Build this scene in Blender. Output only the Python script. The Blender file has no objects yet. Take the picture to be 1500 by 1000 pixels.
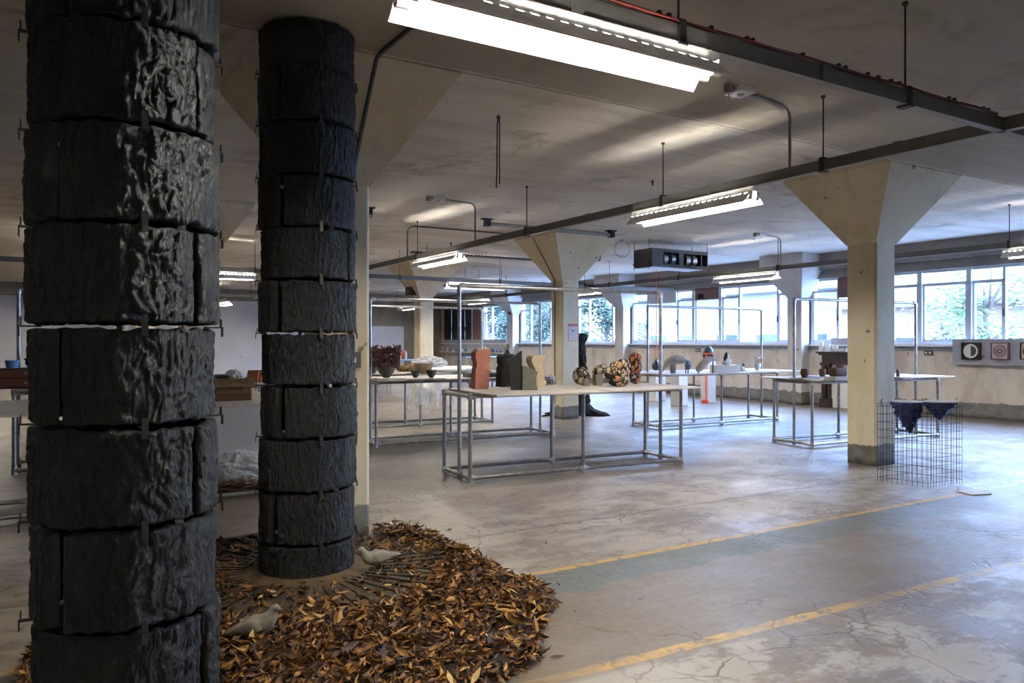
import bpy, bmesh, math, random
from math import sin, cos, pi, radians, sqrt, atan2
from mathutils import Vector, Matrix, noise

random.seed(7)
SC = bpy.context.scene
COL = SC.collection

# ------------------------------------------------------------------ camera frame (1500 x 1000)
FOC = 1130.0
EYE = 1.5
YAW = atan2(690, 1130)
SA, CA = sin(YAW), cos(YAW)

def at(px, py, z=0.0):
    """world point on the horizontal plane z seen at a photograph pixel"""
    d = (EYE - z) * FOC / (py - 500.0)
    r = (px - 750.0) / FOC * d
    return Vector((r * CA + d * SA, -r * SA + d * CA, z))

def on_y(px, y):
    rx = (px - 750.0) * CA + FOC * SA
    ry = -(px - 750.0) * SA + FOC * CA
    return y * rx / ry

def on_x(px, x):
    rx = (px - 750.0) * CA + FOC * SA
    ry = -(px - 750.0) * SA + FOC * CA
    return x * ry / rx

def depth(v):
    return v[0] * SA + v[1] * CA

def zat(v, py):
    return EYE + (500.0 - py) * depth(v) / FOC

# ------------------------------------------------------------------ node materials
class NT:
    def __init__(self, name):
        self.m = bpy.data.materials.new(name)
        self.m.use_nodes = True
        self.t = self.m.node_tree
        self.t.nodes.clear()
        self.out = self.t.nodes.new('ShaderNodeOutputMaterial')
        self._co = None
    def n(self, kind, **kw):
        nd = self.t.nodes.new(kind)
        for k, v in kw.items():
            setattr(nd, k, v)
        return nd
    def link(self, a, b):
        self.t.links.new(a, b)
    def put(self, sock, v):
        if isinstance(v, bpy.types.NodeSocket):
            self.link(v, sock)
        else:
            if isinstance(v, (tuple, list)) and len(v) == 3 and sock.type == 'RGBA':
                v = (*v, 1.0)
            sock.default_value = v
    def co(self):
        if self._co is None:
            self._co = self.n('ShaderNodeTexCoord').outputs['Object']
        return self._co
    def world(self):
        return self.n('ShaderNodeNewGeometry').outputs['Position']
    def mapping(self, vec, scale=(1, 1, 1), loc=(0, 0, 0), rot=(0, 0, 0)):
        m = self.n('ShaderNodeMapping')
        self.link(vec, m.inputs['Vector'])
        m.inputs['Scale'].default_value = scale
        m.inputs['Location'].default_value = loc
        m.inputs['Rotation'].default_value = rot
        return m.outputs[0]
    def noise(self, scale, detail=4, rough=0.55, vec=None, dist=0.0):
        t = self.n('ShaderNodeTexNoise')
        self.link(vec if vec is not None else self.co(), t.inputs['Vector'])
        t.inputs['Scale'].default_value = scale
        t.inputs['Detail'].default_value = detail
        t.inputs['Roughness'].default_value = rough
        t.inputs['Distortion'].default_value = dist
        return t.outputs['Fac']
    def noisec(self, scale, detail=2, vec=None):
        t = self.n('ShaderNodeTexNoise')
        self.link(vec if vec is not None else self.co(), t.inputs['Vector'])
        t.inputs['Scale'].default_value = scale
        t.inputs['Detail'].default_value = detail
        return t.outputs['Color']
    def voro(self, scale, feature='F1', vec=None, out='Distance', rnd=1.0):
        t = self.n('ShaderNodeTexVoronoi', feature=feature)
        self.link(vec if vec is not None else self.co(), t.inputs['Vector'])
        t.inputs['Scale'].default_value = scale
        t.inputs['Randomness'].default_value = rnd
        return t.outputs[out]
    def ramp(self, fac, stops, interp='LINEAR'):
        r = self.n('ShaderNodeValToRGB')
        r.color_ramp.interpolation = interp
        el = r.color_ramp.elements
        while len(el) < len(stops):
            el.new(0.5)
        for e, (p, c) in zip(el, stops):
            e.position = p
            if isinstance(c, (int, float)):
                c = (c, c, c)
            e.color = (*c, 1)
        self.link(fac, r.inputs[0])
        return r.outputs[0]
    def math(self, op, a, b=0.0, c=0.0, clamp=False):
        m = self.n('ShaderNodeMath', operation=op, use_clamp=clamp)
        self.put(m.inputs[0], a)
        self.put(m.inputs[1], b)
        if len(m.inputs) > 2:
            self.put(m.inputs[2], c)
        return m.outputs[0]
    def step(self, v, lo, hi):
        m = self.n('ShaderNodeMapRange', interpolation_type='SMOOTHSTEP')
        self.put(m.inputs['Value'], v)
        m.inputs['From Min'].default_value = lo
        m.inputs['From Max'].default_value = hi
        return m.outputs[0]
    def mix(self, fac, a, b, blend='MIX'):
        m = self.n('ShaderNodeMix', data_type='RGBA', blend_type=blend)
        self.put(m.inputs[0], fac)
        self.put(m.inputs[6], a)
        self.put(m.inputs[7], b)
        return m.outputs[2]
    def sep(self, vec):
        s = self.n('ShaderNodeSeparateXYZ')
        self.link(vec, s.inputs[0])
        return s.outputs
    def vadd(self, a, b, scale=1.0):
        m = self.n('ShaderNodeVectorMath', operation='MULTIPLY_ADD')
        self.link(b, m.inputs[0])
        m.inputs[1].default_value = (scale, scale, scale)
        self.link(a, m.inputs[2])
        return m.outputs[0]
    def bump(self, h, strength=0.3, dist=0.01, normal=None):
        b = self.n('ShaderNodeBump')
        self.put(b.inputs['Height'], h)
        b.inputs['Strength'].default_value = strength
        b.inputs['Distance'].default_value = dist
        if normal is not None:
            self.link(normal, b.inputs['Normal'])
        return b.outputs[0]
    def pbr(self, color, rough=0.6, metal=0.0, normal=None, spec=0.5, **kw):
        p = self.n('ShaderNodeBsdfPrincipled')
        self.put(p.inputs['Base Color'], color)
        self.put(p.inputs['Roughness'], rough)
        self.put(p.inputs['Metallic'], metal)
        self.put(p.inputs['Specular IOR Level'], spec)
        if normal is not None:
            self.link(normal, p.inputs['Normal'])
        for k, v in kw.items():
            self.put(p.inputs[k], v)
        self.link(p.outputs[0], self.out.inputs[0])
        return self.m

def simple(name, col, rough=0.6, metal=0.0, var=0.12, scale=8.0, bump=0.0, spec=0.5, dirt=None):
    t = NT(name)
    f = t.noise(scale, 5)
    lo = tuple(c * (1 - var) for c in col)
    hi = tuple(min(1, c * (1 + var)) for c in col)
    c = t.ramp(f, [(0.3, lo), (0.7, hi)])
    if dirt:
        g = t.ramp(t.noise(scale * 0.6, 6, 0.7), [(0.5, 0.0), (0.72, 1.0)])
        c = t.mix(g, c, dirt)
    nm = t.bump(t.noise(scale * 5, 6, 0.6), bump, 0.01) if bump else None
    r = t.math('MULTIPLY_ADD', f, 0.16, rough - 0.08)
    return t.pbr(c, r, metal, nm, spec)

# ------------------------------------------------------------------ mesh builder
class MB:
    def __init__(self):
        self.v = []
        self.f = []
        self.mi = []
    def add(self, verts, faces, M=None, mi=0):
        o = len(self.v)
        if M is not None:
            verts = [M @ Vector(p) for p in verts]
        self.v.extend([tuple(p) for p in verts])
        self.f.extend([tuple(i + o for i in f) for f in faces])
        self.mi.extend([mi] * len(faces))
        return self
    def box(self, lo, hi, M=None, mi=0):
        x0, y0, z0 = lo
        x1, y1, z1 = hi
        v = [(x0, y0, z0), (x1, y0, z0), (x1, y1, z0), (x0, y1, z0), (x0, y0, z1), (x1, y0, z1), (x1, y1, z1), (x0, y1, z1)]
        f = [(3, 2, 1, 0), (4, 5, 6, 7), (0, 1, 5, 4), (1, 2, 6, 5), (2, 3, 7, 6), (3, 0, 4, 7)]
        return self.add(v, f, M, mi)
    def cbox(self, c, s, rz=0.0, mi=0, bev=0.0):
        """box by centre and size, turned about z"""
        M = Matrix.Translation(c) @ Matrix.Rotation(rz, 4, 'Z')
        h = [k / 2 for k in s]
        if bev:
            return self.bevbox(h, bev, M, mi)
        return self.box((-h[0], -h[1], -h[2]), (h[0], h[1], h[2]), M, mi)
    def bevbox(self, h, b, M=None, mi=0):
        bm = bmesh.new()
        bmesh.ops.create_cube(bm, size=2.0)
        for v in bm.verts:
            v.co = Vector((v.co.x * h[0], v.co.y * h[1], v.co.z * h[2]))
        bmesh.ops.bevel(bm, geom=bm.edges[:], offset=b, segments=2, affect='EDGES', profile=0.6)
        bm.verts.index_update()
        vs = [tuple(v.co) for v in bm.verts]
        fs = [tuple(v.index for v in f.verts) for f in bm.faces]
        bm.free()
        return self.add(vs, fs, M, mi)
    def prism(self, poly, z0, z1, M=None, mi=0):
        """extrude an xy polygon (counter-clockwise) from z0 to z1"""
        n = len(poly)
        v = [(x, y, z0) for x, y in poly] + [(x, y, z1) for x, y in poly]
        f = [tuple(reversed(range(n))), tuple(range(n, 2 * n))]
        f += [(i, (i + 1) % n, n + (i + 1) % n, n + i) for i in range(n)]
        return self.add(v, f, M, mi)
    def tube(self, pts, r, n=10, caps=True, M=None, mi=0, closed=False):
        pts = [Vector(p) for p in pts]
        k = len(pts)
        rs = r if isinstance(r, (list, tuple)) else [r] * k
        up = None
        vs, fs = [], []
        for i, p in enumerate(pts):
            if closed:
                t = pts[(i + 1) % k] - pts[i - 1]
            else:
                a = pts[max(0, i - 1)]
                b = pts[min(k - 1, i + 1)]
                t = b - a
            if t.length < 1e-9:
                t = Vector((0, 0, 1))
            t.normalize()
            if up is None:
                up = Vector((0, 0, 1)) if abs(t.z) < 0.9 else Vector((1, 0, 0))
            side = t.cross(up)
            if side.length < 1e-6:
                side = t.cross(Vector((0, 1, 0)))
            side.normalize()
            up = side.cross(t).normalized()
            for j in range(n):
                a = 2 * pi * j / n
                vs.append(p + side * (cos(a) * rs[i]) + up * (sin(a) * rs[i]))
        m = k if closed else k - 1
        for i in range(m):
            for j in range(n):
                a, b = i * n, ((i + 1) % k) * n
                fs.append((a + j, a + (j + 1) % n, b + (j + 1) % n, b + j))
        if caps and not closed:
            fs.append(tuple(reversed(range(n))))
            fs.append(tuple(range((k - 1) * n, k * n)))
        return self.add(vs, fs, M, mi)
    def lathe(self, prof, n=24, M=None, mi=0, wob=0.0):
        vs, fs = [], []
        for i, (r, z) in enumerate(prof):
            for j in range(n):
                a = 2 * pi * j / n
                w = 1.0
                if wob:
                    w += wob * noise.noise(Vector((cos(a) * 2, sin(a) * 2, z * 9)))
                vs.append((cos(a) * r * w, sin(a) * r * w, z))
        for i in range(len(prof) - 1):
            for j in range(n):
                fs.append((i * n + j, i * n + (j + 1) % n, (i + 1) * n + (j + 1) % n, (i + 1) * n + j))
        if prof[0][0] > 1e-4:
            fs.append(tuple(reversed(range(n))))
        if prof[-1][0] > 1e-4:
            fs.append(tuple(range((len(prof) - 1) * n, len(prof) * n)))
        return self.add(vs, fs, M, mi)
    def loft(self, rings, caps=True, M=None, mi=0):
        n = len(rings[0])
        vs = [p for r in rings for p in r]
        fs = []
        for i in range(len(rings) - 1):
            for j in range(n):
                fs.append((i * n + j, i * n + (j + 1) % n, (i + 1) * n + (j + 1) % n, (i + 1) * n + j))
        if caps:
            fs.append(tuple(reversed(range(n))))
            fs.append(tuple(range((len(rings) - 1) * n, len(rings) * n)))
        return self.add(vs, fs, M, mi)
    def body(self, secs, n=16, M=None, mi=0):
        """loft of ellipses: (x, y, z, half width, half height, pitch) along a spine in the xz plane"""
        rings = []
        for (x, y, z, w, h, pitch) in secs:
            ring = []
            for j in range(n):
                a = 2 * pi * j / n
                dy, dz = cos(a) * w, sin(a) * h
                ring.append((x - sin(pitch) * dz, y + dy, z + cos(pitch) * dz))
            rings.append(ring)
        return self.loft(rings, True, M, mi)
    def blob(self, size, amp=0.1, freq=2.0, sub=4, seed=0.0, M=None, mi=0, flat=None, ridged=False):
        bm = bmesh.new()
        bmesh.ops.create_icosphere(bm, subdivisions=sub, radius=1.0)
        for v in bm.verts:
            p = v.co.copy()
            q = p * freq + Vector((seed, seed * 1.7, seed * 0.3))
            d = noise.fractal(q, 1.0, 2.0, 4)
            if ridged:
                d = 0.6 - abs(d) * 2
            k = 1 + amp * d
            v.co = Vector((p.x * size[0], p.y * size[1], p.z * size[2])) * k
            if flat is not None and v.co.z < flat:
                v.co.z = flat
        bm.verts.index_update()
        vs = [tuple(v.co) for v in bm.verts]
        fs = [tuple(v.index for v in f.verts) for f in bm.faces]
        bm.free()
        return self.add(vs, fs, M, mi)
    def build(self, name, mat, parent=None, smooth=False, angle=40):
        me = bpy.data.meshes.new(name)
        me.from_pydata(self.v, [], self.f)
        for m in (mat if isinstance(mat, (list, tuple)) else [mat]):
            me.materials.append(m)
        if any(self.mi):
            me.polygons.foreach_set('material_index', self.mi)
        if smooth:
            me.polygons.foreach_set('use_smooth', [True] * len(me.polygons))
            if smooth != 'all':
                me.set_sharp_from_angle(angle=radians(angle))
        me.update()
        o = bpy.data.objects.new(name, me)
        COL.objects.link(o)
        if parent is not None:
            o.parent = parent
        return o

def T(x, y, z):
    return Matrix.Translation((x, y, z))
def RX(a):
    return Matrix.Rotation(a, 4, 'X')
def RY(a):
    return Matrix.Rotation(a, 4, 'Y')
def RZ(a):
    return Matrix.Rotation(a, 4, 'Z')

def tag(o, label, cat, group=None, kind=None):
    o['label'] = label
    o['category'] = cat
    if group:
        o['group'] = group
    if kind:
        o['kind'] = kind
    return o

def thing(name, label, cat, loc=(0, 0, 0), rz=0.0, group=None):
    o = bpy.data.objects.new(name, None)
    o.empty_display_size = 0.1
    COL.objects.link(o)
    o.location = loc
    o.rotation_euler = (0, 0, rz)
    return tag(o, label, cat, group)

def place(o, loc, rz=0.0):
    o.location = loc
    o.rotation_euler = (0, 0, rz)
    return o

def struct(o):
    o['kind'] = 'structure'
    return o

def children(o):
    return [c for c in bpy.data.objects if c.parent == o]

def copy_tree(o, loc=None, rz=None, label=None, parent=None):
    kids = list(o.children)
    c = o.copy()
    COL.objects.link(c)
    if parent is not None:
        c.parent = parent
    if loc is not None:
        c.location = loc
    if rz is not None:
        c.rotation_euler = (0, 0, rz)
    if label:
        c['label'] = label
    for k in kids:
        copy_tree(k, parent=c)
    return c

def arc(c, r, a0, a1, n, u, v):
    c, u, v = Vector(c), Vector(u), Vector(v)
    return [c + u * (cos(a0 + (a1 - a0) * i / n) * r) + v * (sin(a0 + (a1 - a0) * i / n) * r) for i in range(n + 1)]
# ------------------------------------------------------------------ materials
def m_plaster(name, base, dark, band=None, band_z=0.25, warm=None):
    """painted concrete with stains; an older grey coat up to band_z with a ragged upper edge"""
    t = NT(name)
    w = t.world()
    big = t.noise(0.7, 6, 0.6, w)
    c = t.ramp(big, [(0.3, tuple(k * 0.86 for k in base)), (0.7, base)])
    st = t.ramp(t.noise(2.3, 9, 0.72, t.mapping(w, (1, 1, 0.55))), [(0.48, 0.0), (0.70, 0.75)])
    c = t.mix(st, c, dark)
    if warm:
        ws = t.ramp(t.noise(1.1, 5, 0.6, w, 0.5), [(0.5, 0.0), (0.7, 0.6)])
        c = t.mix(ws, c, warm)
    sp = t.ramp(t.voro(3.1, vec=t.vadd(w, t.noisec(6, 3, w), 0.2)), [(0.05, 1.0), (0.10, 0.0)])
    c = t.mix(t.math('MULTIPLY', sp, 0.75), c, (0.05, 0.035, 0.025))
    if band:
        z = t.sep(w)[2]
        edge = t.math('MULTIPLY_ADD', t.noise(5, 6, 0.7, w), 0.16, -0.08)
        e = t.math('ADD', z, edge)
        b = t.math('SUBTRACT', 1.0, t.step(e, band_z - 0.012, band_z + 0.012))
        bc = t.mix(t.ramp(t.noise(6, 7, 0.7, w), [(0.45, 0.0), (0.7, 1.0)]), band, tuple(k * 0.5 for k in band))
        c = t.mix(b, c, bc)
        grime = t.math('MULTIPLY', t.math('SUBTRACT', 1.0, t.step(e, 0.0, 0.10)), 0.75)
        c = t.mix(grime, c, (0.035, 0.028, 0.022))
    h = t.noise(9, 8, 0.65, w)
    nm = t.bump(h, 0.35, 0.012)
    return t.pbr(c, 0.8, 0, nm, 0.25)

def m_ceiling():
    t = NT('ceiling_concrete')
    w = t.world()
    c = t.ramp(t.noise(0.35, 7, 0.6, w), [(0.28, (0.58, 0.54, 0.485)), (0.72, (0.72, 0.69, 0.645))])
    # shuttering streaks along the boards
    s1 = t.noise(1.0, 7, 0.7, t.mapping(w, (0.35, 3.2, 1)))
    c = t.mix(t.ramp(s1, [(0.46, 0.0), (0.70, 0.5)]), c, (0.36, 0.325, 0.275))
    s2 = t.noise(0.8, 8, 0.75, w, 0.6)
    c = t.mix(t.ramp(s2, [(0.55, 0.0), (0.70, 0.7)]), c, (0.17, 0.165, 0.125))
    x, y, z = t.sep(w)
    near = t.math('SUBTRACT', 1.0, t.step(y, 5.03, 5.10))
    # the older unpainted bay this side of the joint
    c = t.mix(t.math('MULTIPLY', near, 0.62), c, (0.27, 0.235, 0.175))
    j = t.math('ABSOLUTE', t.math('SUBTRACT', y, 5.11))
    j = t.math('ADD', j, t.math('MULTIPLY_ADD', t.noise(7, 4, 0.6, w), 0.05, -0.025))
    c = t.mix(t.math('MULTIPLY', t.math('SUBTRACT', 1.0, t.step(j, 0.008, 0.03)), 0.7), c, (0.09, 0.075, 0.055))
    nm = t.bump(t.math('ADD', t.noise(5, 8, 0.65, w), t.math('MULTIPLY', s1, 1.2)), 0.3, 0.012)
    return t.pbr(c, 0.85, 0, nm, 0.2)

def m_floor():
    t = NT('worn_concrete_floor')
    w = t.world()
    x, y, z = t.sep(w)
    wob = t.math('MULTIPLY_ADD', t.noise(9, 5, 0.65, w), 0.05, -0.025)
    wob2 = t.math('MULTIPLY_ADD', t.noise(2.6, 7, 0.7, w), 0.36, -0.18)
    big = t.noise(0.45, 7, 0.62, w)
    c = t.ramp(big, [(0.30, (0.145, 0.112, 0.083)), (0.5, (0.225, 0.182, 0.142)), (0.70, (0.31, 0.258, 0.208))])
    c = t.mix(t.ramp(t.noise(3.4, 9, 0.72, w), [(0.42, 0.0), (0.72, 0.6)]), c, (0.135, 0.105, 0.08))
    grit = t.noise(38, 7, 0.75, w)
    c = t.mix(t.ramp(grit, [(0.42, 0.0), (0.70, 0.55)]), c, (0.11, 0.085, 0.062))
    smear = t.noise(5, 9, 0.78, t.mapping(w, (0.35, 1.6, 1), rot=(0, 0, 0.35)))
    c = t.mix(t.ramp(smear, [(0.50, 0.0), (0.64, 0.55)]), c, (0.34, 0.285, 0.232))
    # gangway strip between the two painted lines
    line2 = t.math('MULTIPLY_ADD', x, -0.0418, 2.909)
    d2 = t.math('SUBTRACT', y, line2)
    gang = t.math('MULTIPLY', t.step(d2, -0.02, 0.02), t.math('SUBTRACT', 1.0, t.step(y, 4.15, 4.18)))
    c = t.mix(t.math('MULTIPLY', gang, 0.6), c, (0.165, 0.13, 0.096))
    # worn pale paint: near side of the second line, and patches beyond the first
    p1 = t.noise(1.7, 10, 0.72, t.mapping(w, (1, 1.25, 1), (3.1, 0, 0)))
    nearz = t.math('SUBTRACT', 1.0, t.step(d2, -0.10, -0.02))
    c = t.mix(t.math('MULTIPLY', nearz, t.ramp(p1, [(0.475, 0.0), (0.545, 0.8)])), c, (0.43, 0.395, 0.34))
    p2 = t.noise(1.2, 10, 0.75, t.mapping(w, (1, 1.6, 1), (9.1, 2, 0)))
    farz = t.math('MULTIPLY', t.step(y, 4.19, 4.22), t.math('SUBTRACT', 1.0, t.step(y, 5.6, 7.6)))
    c = t.mix(t.math('MULTIPLY', farz, t.ramp(p2, [(0.44, 0.0), (0.54, 0.62)])), c, (0.45, 0.395, 0.33))
    # grey-green strip along the first line
    g = t.math('MULTIPLY', t.math('SUBTRACT', 1.0, t.step(y, 4.13, 4.15)), t.step(t.math('ADD', y, wob2), 3.74, 3.80))
    gx = t.math('SUBTRACT', 1.0, t.step(t.math('ADD', x, t.math('MULTIPLY', wob2, 4.0)), 5.6, 8.4))
    gp = t.ramp(t.noise(6, 8, 0.75, w), [(0.3, 1.0), (0.68, 0.35)])
    c = t.mix(t.math('MULTIPLY', t.math('MULTIPLY', g, t.math('MULTIPLY_ADD', gx, 0.75, 0.25)), gp), c, (0.085, 0.112, 0.108))
    # two yellow lines, chipped
    chip = t.ramp(t.noise(11, 8, 0.72, w), [(0.40, 0.0), (0.47, 1.0)])
    chipb = t.ramp(t.noise(1.3, 4, 0.6, w), [(0.36, 0.25), (0.52, 1.0)])
    l1 = t.math('SUBTRACT', 1.0, t.step(t.math('ABSOLUTE', t.math('SUBTRACT', t.math('ADD', y, wob), 4.175)), 0.026, 0.034))
    l2 = t.math('SUBTRACT', 1.0, t.step(t.math('ABSOLUTE', t.math('ADD', d2, wob)), 0.034, 0.042))
    ln = t.math('MULTIPLY', t.math('MULTIPLY', t.math('MAXIMUM', l1, l2), chip), chipb)
    c = t.mix(ln, c, (0.56, 0.33, 0.06))
    # joints between the poured bays
    def joint(v, at_, wd):
        return t.math('SUBTRACT', 1.0, t.step(t.math('ABSOLUTE', t.math('SUBTRACT', t.math('ADD', v, t.math('MULTIPLY', wob, 0.6)), at_)), wd * 0.4, wd))
    js = joint(y, 5.19, 0.022)
    for v, a_, wd in ((y, 8.6, 0.02), (y, 11.4, 0.02), (y, 15.2, 0.02), (x, 3.05, 0.004), (x, 6.9, 0.016), (x, 10.6, 0.016), (y, 3.35, 0.006)):
        js = t.math('MAXIMUM', js, t.math('MULTIPLY', joint(v, a_, wd), 0.7))
    c = t.mix(t.math('MULTIPLY', js, 0.62), c, (0.075, 0.06, 0.045))
    # cracks
    cv = t.vadd(w, t.noisec(1.6, 4, w), 0.5)
    cr = t.math('SUBTRACT', 1.0, t.step(t.voro(1.1, 'DISTANCE_TO_EDGE', cv), 0.002, 0.009))
    cm = t.ramp(t.noise(0.5, 4, 0.6, t.mapping(w, (1, 1, 1), (4.7, 1.2, 0))), [(0.50, 0.0), (0.60, 0.75)])
    cr2 = t.math('SUBTRACT', 1.0, t.step(t.voro(4.2, 'DISTANCE_TO_EDGE', cv), 0.008, 0.045))
    cm2 = t.ramp(t.noise(0.8, 4, 0.6, t.mapping(w, (0.8, 1.6, 1), (1.7, 5.2, 0))), [(0.53, 0.0), (0.60, 0.85)])
    cr = t.math('MAXIMUM', t.math('MULTIPLY', cr, cm), t.math('MULTIPLY', cr2, cm2))
    c = t.mix(cr, c, (0.085, 0.06, 0.04))
    # rusty brown spills
    sp = t.ramp(t.noise(0.9, 7, 0.7, t.mapping(w, (0.8, 1.3, 1), (2.2, 8.0, 0)), 0.8), [(0.54, 0.0), (0.70, 0.7)])
    c = t.mix(sp, c, (0.16, 0.115, 0.075))
    r = t.ramp(t.noise(1.3, 8, 0.7, w), [(0.3, 0.33), (0.7, 0.60)])
    r = t.math('ADD', r, t.math('MULTIPLY_ADD', t.noise(22, 6, 0.75, w), 0.5, -0.25))
    h = t.math('SUBTRACT', t.noise(14, 8, 0.7, w), t.math('MULTIPLY', t.math('MAXIMUM', cr, js), 1.5))
    nm = t.bump(t.math('ADD', h, grit), 0.32, 0.006)
    return t.pbr(c, r, 0, nm, 0.5)

def m_bark():
    t = NT('black_fired_bark')
    w = t.co()
    n1 = t.noise(7, 8, 0.65, t.mapping(w, (1, 1, 0.45)))
    n2 = t.noise(38, 8, 0.7, t.mapping(w, (1, 1, 0.4)), 1.0)
    rnd = t.n('ShaderNodeObjectInfo').outputs['Random']
    c = t.ramp(n1, [(0.3, (0.008, 0.0083, 0.009)), (0.55, (0.0135, 0.015, 0.016)), (0.75, (0.0185, 0.017, 0.016))])
    c = t.mix(t.math('MULTIPLY', rnd, 0.45), c, (0.0115, 0.017, 0.0182))
    r = t.ramp(n2, [(0.3, 0.26), (0.7, 0.50)])
    nm = t.bump(t.noise(150, 6, 0.7, w), 0.5, 0.006)
    nm = t.bump(n2, 1.0, 0.03, nm)
    return t.pbr(c, r, 0, nm, 0.55)

def m_leaf():
    t = NT('dry_leaf')
    g = t.n('ShaderNodeNewGeometry').outputs['Random Per Island']
    o = t.n('ShaderNodeObjectInfo').outputs['Random']
    k = t.math('FRACT', t.math('ADD', g, t.math('MULTIPLY', o, 0.73)))
    c = t.ramp(k, [(0.0, (0.03, 0.011, 0.003)), (0.26, (0.085, 0.030, 0.006)), (0.52, (0.165, 0.066, 0.011)), (0.76, (0.25, 0.112, 0.019)),
                   (0.90, (0.40, 0.21, 0.048)), (1.0, (0.60, 0.39, 0.15))])
    s = t.noise(30, 6, 0.7, t.world())
    c = t.mix(t.ramp(s, [(0.45, 0.0), (0.75, 0.6)]), c, (0.035, 0.014, 0.006))
    return t.pbr(c, 0.55, 0, t.bump(s, 0.3, 0.004), 0.4)

def m_pattern(name, cols, scale, dist=2.5, freq=1.0):
    """hand-cut swirls: dark ground, pale and orange bands"""
    t = NT(name)
    v = t.vadd(t.mapping(t.co(), (1, 1.2, 0.5), rot=(0.3, 0.6, 0.2)), t.noisec(scale * 0.7, 2), 0.05)
    e = t.voro(scale, 'DISTANCE_TO_EDGE', v)
    k = t.sep(t.voro(scale, 'F1', v, 'Color'))[0]
    c = t.ramp(k, cols[1:], 'CONSTANT')
    line = t.ramp(t.math('ADD', e, t.math('MULTIPLY', t.noise(scale * 3, 2), dist)), [(freq, 1.0), (freq + 0.03, 0.0)])
    c = t.mix(line, c, cols[0][1])
    return t.pbr(c, 0.55, 0, t.bump(e, 0.3, 0.01), 0.4)

def m_emit(name, col, s):
    t = NT(name)
    e = t.n('ShaderNodeEmission')
    e.inputs[0].default_value = (*col, 1)
    e.inputs[1].default_value = s
    t.link(e.outputs[0], t.out.inputs[0])
    return t.m

def m_glass(name, tint=(0.96, 0.98, 1.0), refl=0.10, rough=0.0):
    t = NT(name)
    a = t.n('ShaderNodeBsdfTransparent')
    a.inputs[0].default_value = (*tint, 1)
    g = t.n('ShaderNodeBsdfGlossy')
    g.inputs['Roughness'].default_value = rough
    m = t.n('ShaderNodeMixShader')
    lw = t.n('ShaderNodeLayerWeight')
    lw.inputs[0].default_value = 0.5
    t.link(t.math('MULTIPLY_ADD', t.math('POWER', lw.outputs['Facing'], 5.0), 0.9, 0.4 * refl), m.inputs[0])
    t.link(a.outputs[0], m.inputs[1])
    t.link(g.outputs[0], m.inputs[2])
    t.link(m.outputs[0], t.out.inputs[0])
    return t.m

def m_sheet(name):
    """crumpled polythene"""
    t = NT(name)
    p = t.n('ShaderNodeBsdfPrincipled')
    p.inputs['Base Color'].default_value = (0.85, 0.85, 0.86, 1)
    p.inputs['Roughness'].default_value = 0.25
    tr = t.n('ShaderNodeBsdfTransparent')
    m = t.n('ShaderNodeMixShader')
    t.link(t.ramp(t.noise(9, 6, 0.7), [(0.3, 0.45), (0.7, 0.9)]), m.inputs[0])
    t.link(tr.outputs[0], m.inputs[1])
    t.link(p.outputs[0], m.inputs[2])
    t.link(m.outputs[0], t.out.inputs[0])
    t.link(t.bump(t.noise(14, 6, 0.7), 0.6, 0.03), p.inputs['Normal'])
    return t.m

def m_brick(name, c1, c2, mortar):
    t = NT(name)
    w = t.world()
    x, y, z = t.sep(w)
    cb = t.n('ShaderNodeCombineXYZ')
    t.link(t.math('ADD', x, y), cb.inputs[0])
    t.link(z, cb.inputs[1])
    b = t.n('ShaderNodeTexBrick')
    t.link(cb.outputs[0], b.inputs['Vector'])
    b.inputs['Scale'].default_value = 4.0
    b.inputs['Color1'].default_value = (*c1, 1)
    b.inputs['Color2'].default_value = (*c2, 1)
    b.inputs['Mortar'].default_value = (*mortar, 1)
    b.inputs['Mortar Size'].default_value = 0.015
    c = t.mix(t.ramp(t.noise(1.5, 7, 0.7, w), [(0.45, 0.0), (0.75, 0.5)]), b.outputs['Color'], tuple(k * 0.5 for k in c1))
    return t.pbr(c, 0.85, 0, None, 0.2)

M = {}
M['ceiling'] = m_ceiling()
M['floor'] = m_floor()
M['column'] = m_plaster('cream_painted_column', (0.76, 0.68, 0.51), (0.52, 0.42, 0.27), (0.22, 0.215, 0.195), 0.25, (0.64, 0.53, 0.31))
M['wall'] = m_plaster('cream_painted_wall', (0.74, 0.67, 0.59), (0.42, 0.33, 0.25), (0.235, 0.225, 0.21), 0.30)
M['beam'] = m_plaster('grey_lintel_paint', (0.30, 0.275, 0.255), (0.20, 0.175, 0.15))
M['wallcol'] = m_plaster('white_wall_column', (0.66, 0.64, 0.62), (0.45, 0.40, 0.36), (0.235, 0.225, 0.21), 0.30)
M['backwall'] = m_plaster('white_back_wall', (0.70, 0.68, 0.67), (0.6, 0.57, 0.55))
M['rawwall'] = m_plaster('old_brown_wall', (0.33, 0.27, 0.19), (0.18, 0.14, 0.09))
M['white'] = simple('white_paint', (0.74, 0.74, 0.74), 0.5, 0, 0.05)
M['offwhite'] = simple('white_ceramic', (0.70, 0.68, 0.64), 0.45, 0, 0.07, 20, 0.1)
M['frame'] = simple('white_window_frame', (0.62, 0.65, 0.70), 0.45, 0, 0.06)
M['board'] = simple('pale_mdf_board', (0.60, 0.55, 0.50), 0.55, 0, 0.07, 5, 0.05, 0.4, (0.46, 0.41, 0.36))
M['galv'] = simple('galvanised_pipe', (0.42, 0.42, 0.415), 0.36, 0.8, 0.25, 14, 0.08)
M['fit'] = simple('galvanised_clamp', (0.60, 0.60, 0.595), 0.38, 0.7, 0.2, 20, 0.1)
M['trunk'] = simple('grey_steel_trunking', (0.16, 0.155, 0.145), 0.5, 0.35, 0.12, 4)
M['rod'] = simple('dark_threaded_rod', (0.04, 0.038, 0.036), 0.5, 0.5)
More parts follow.
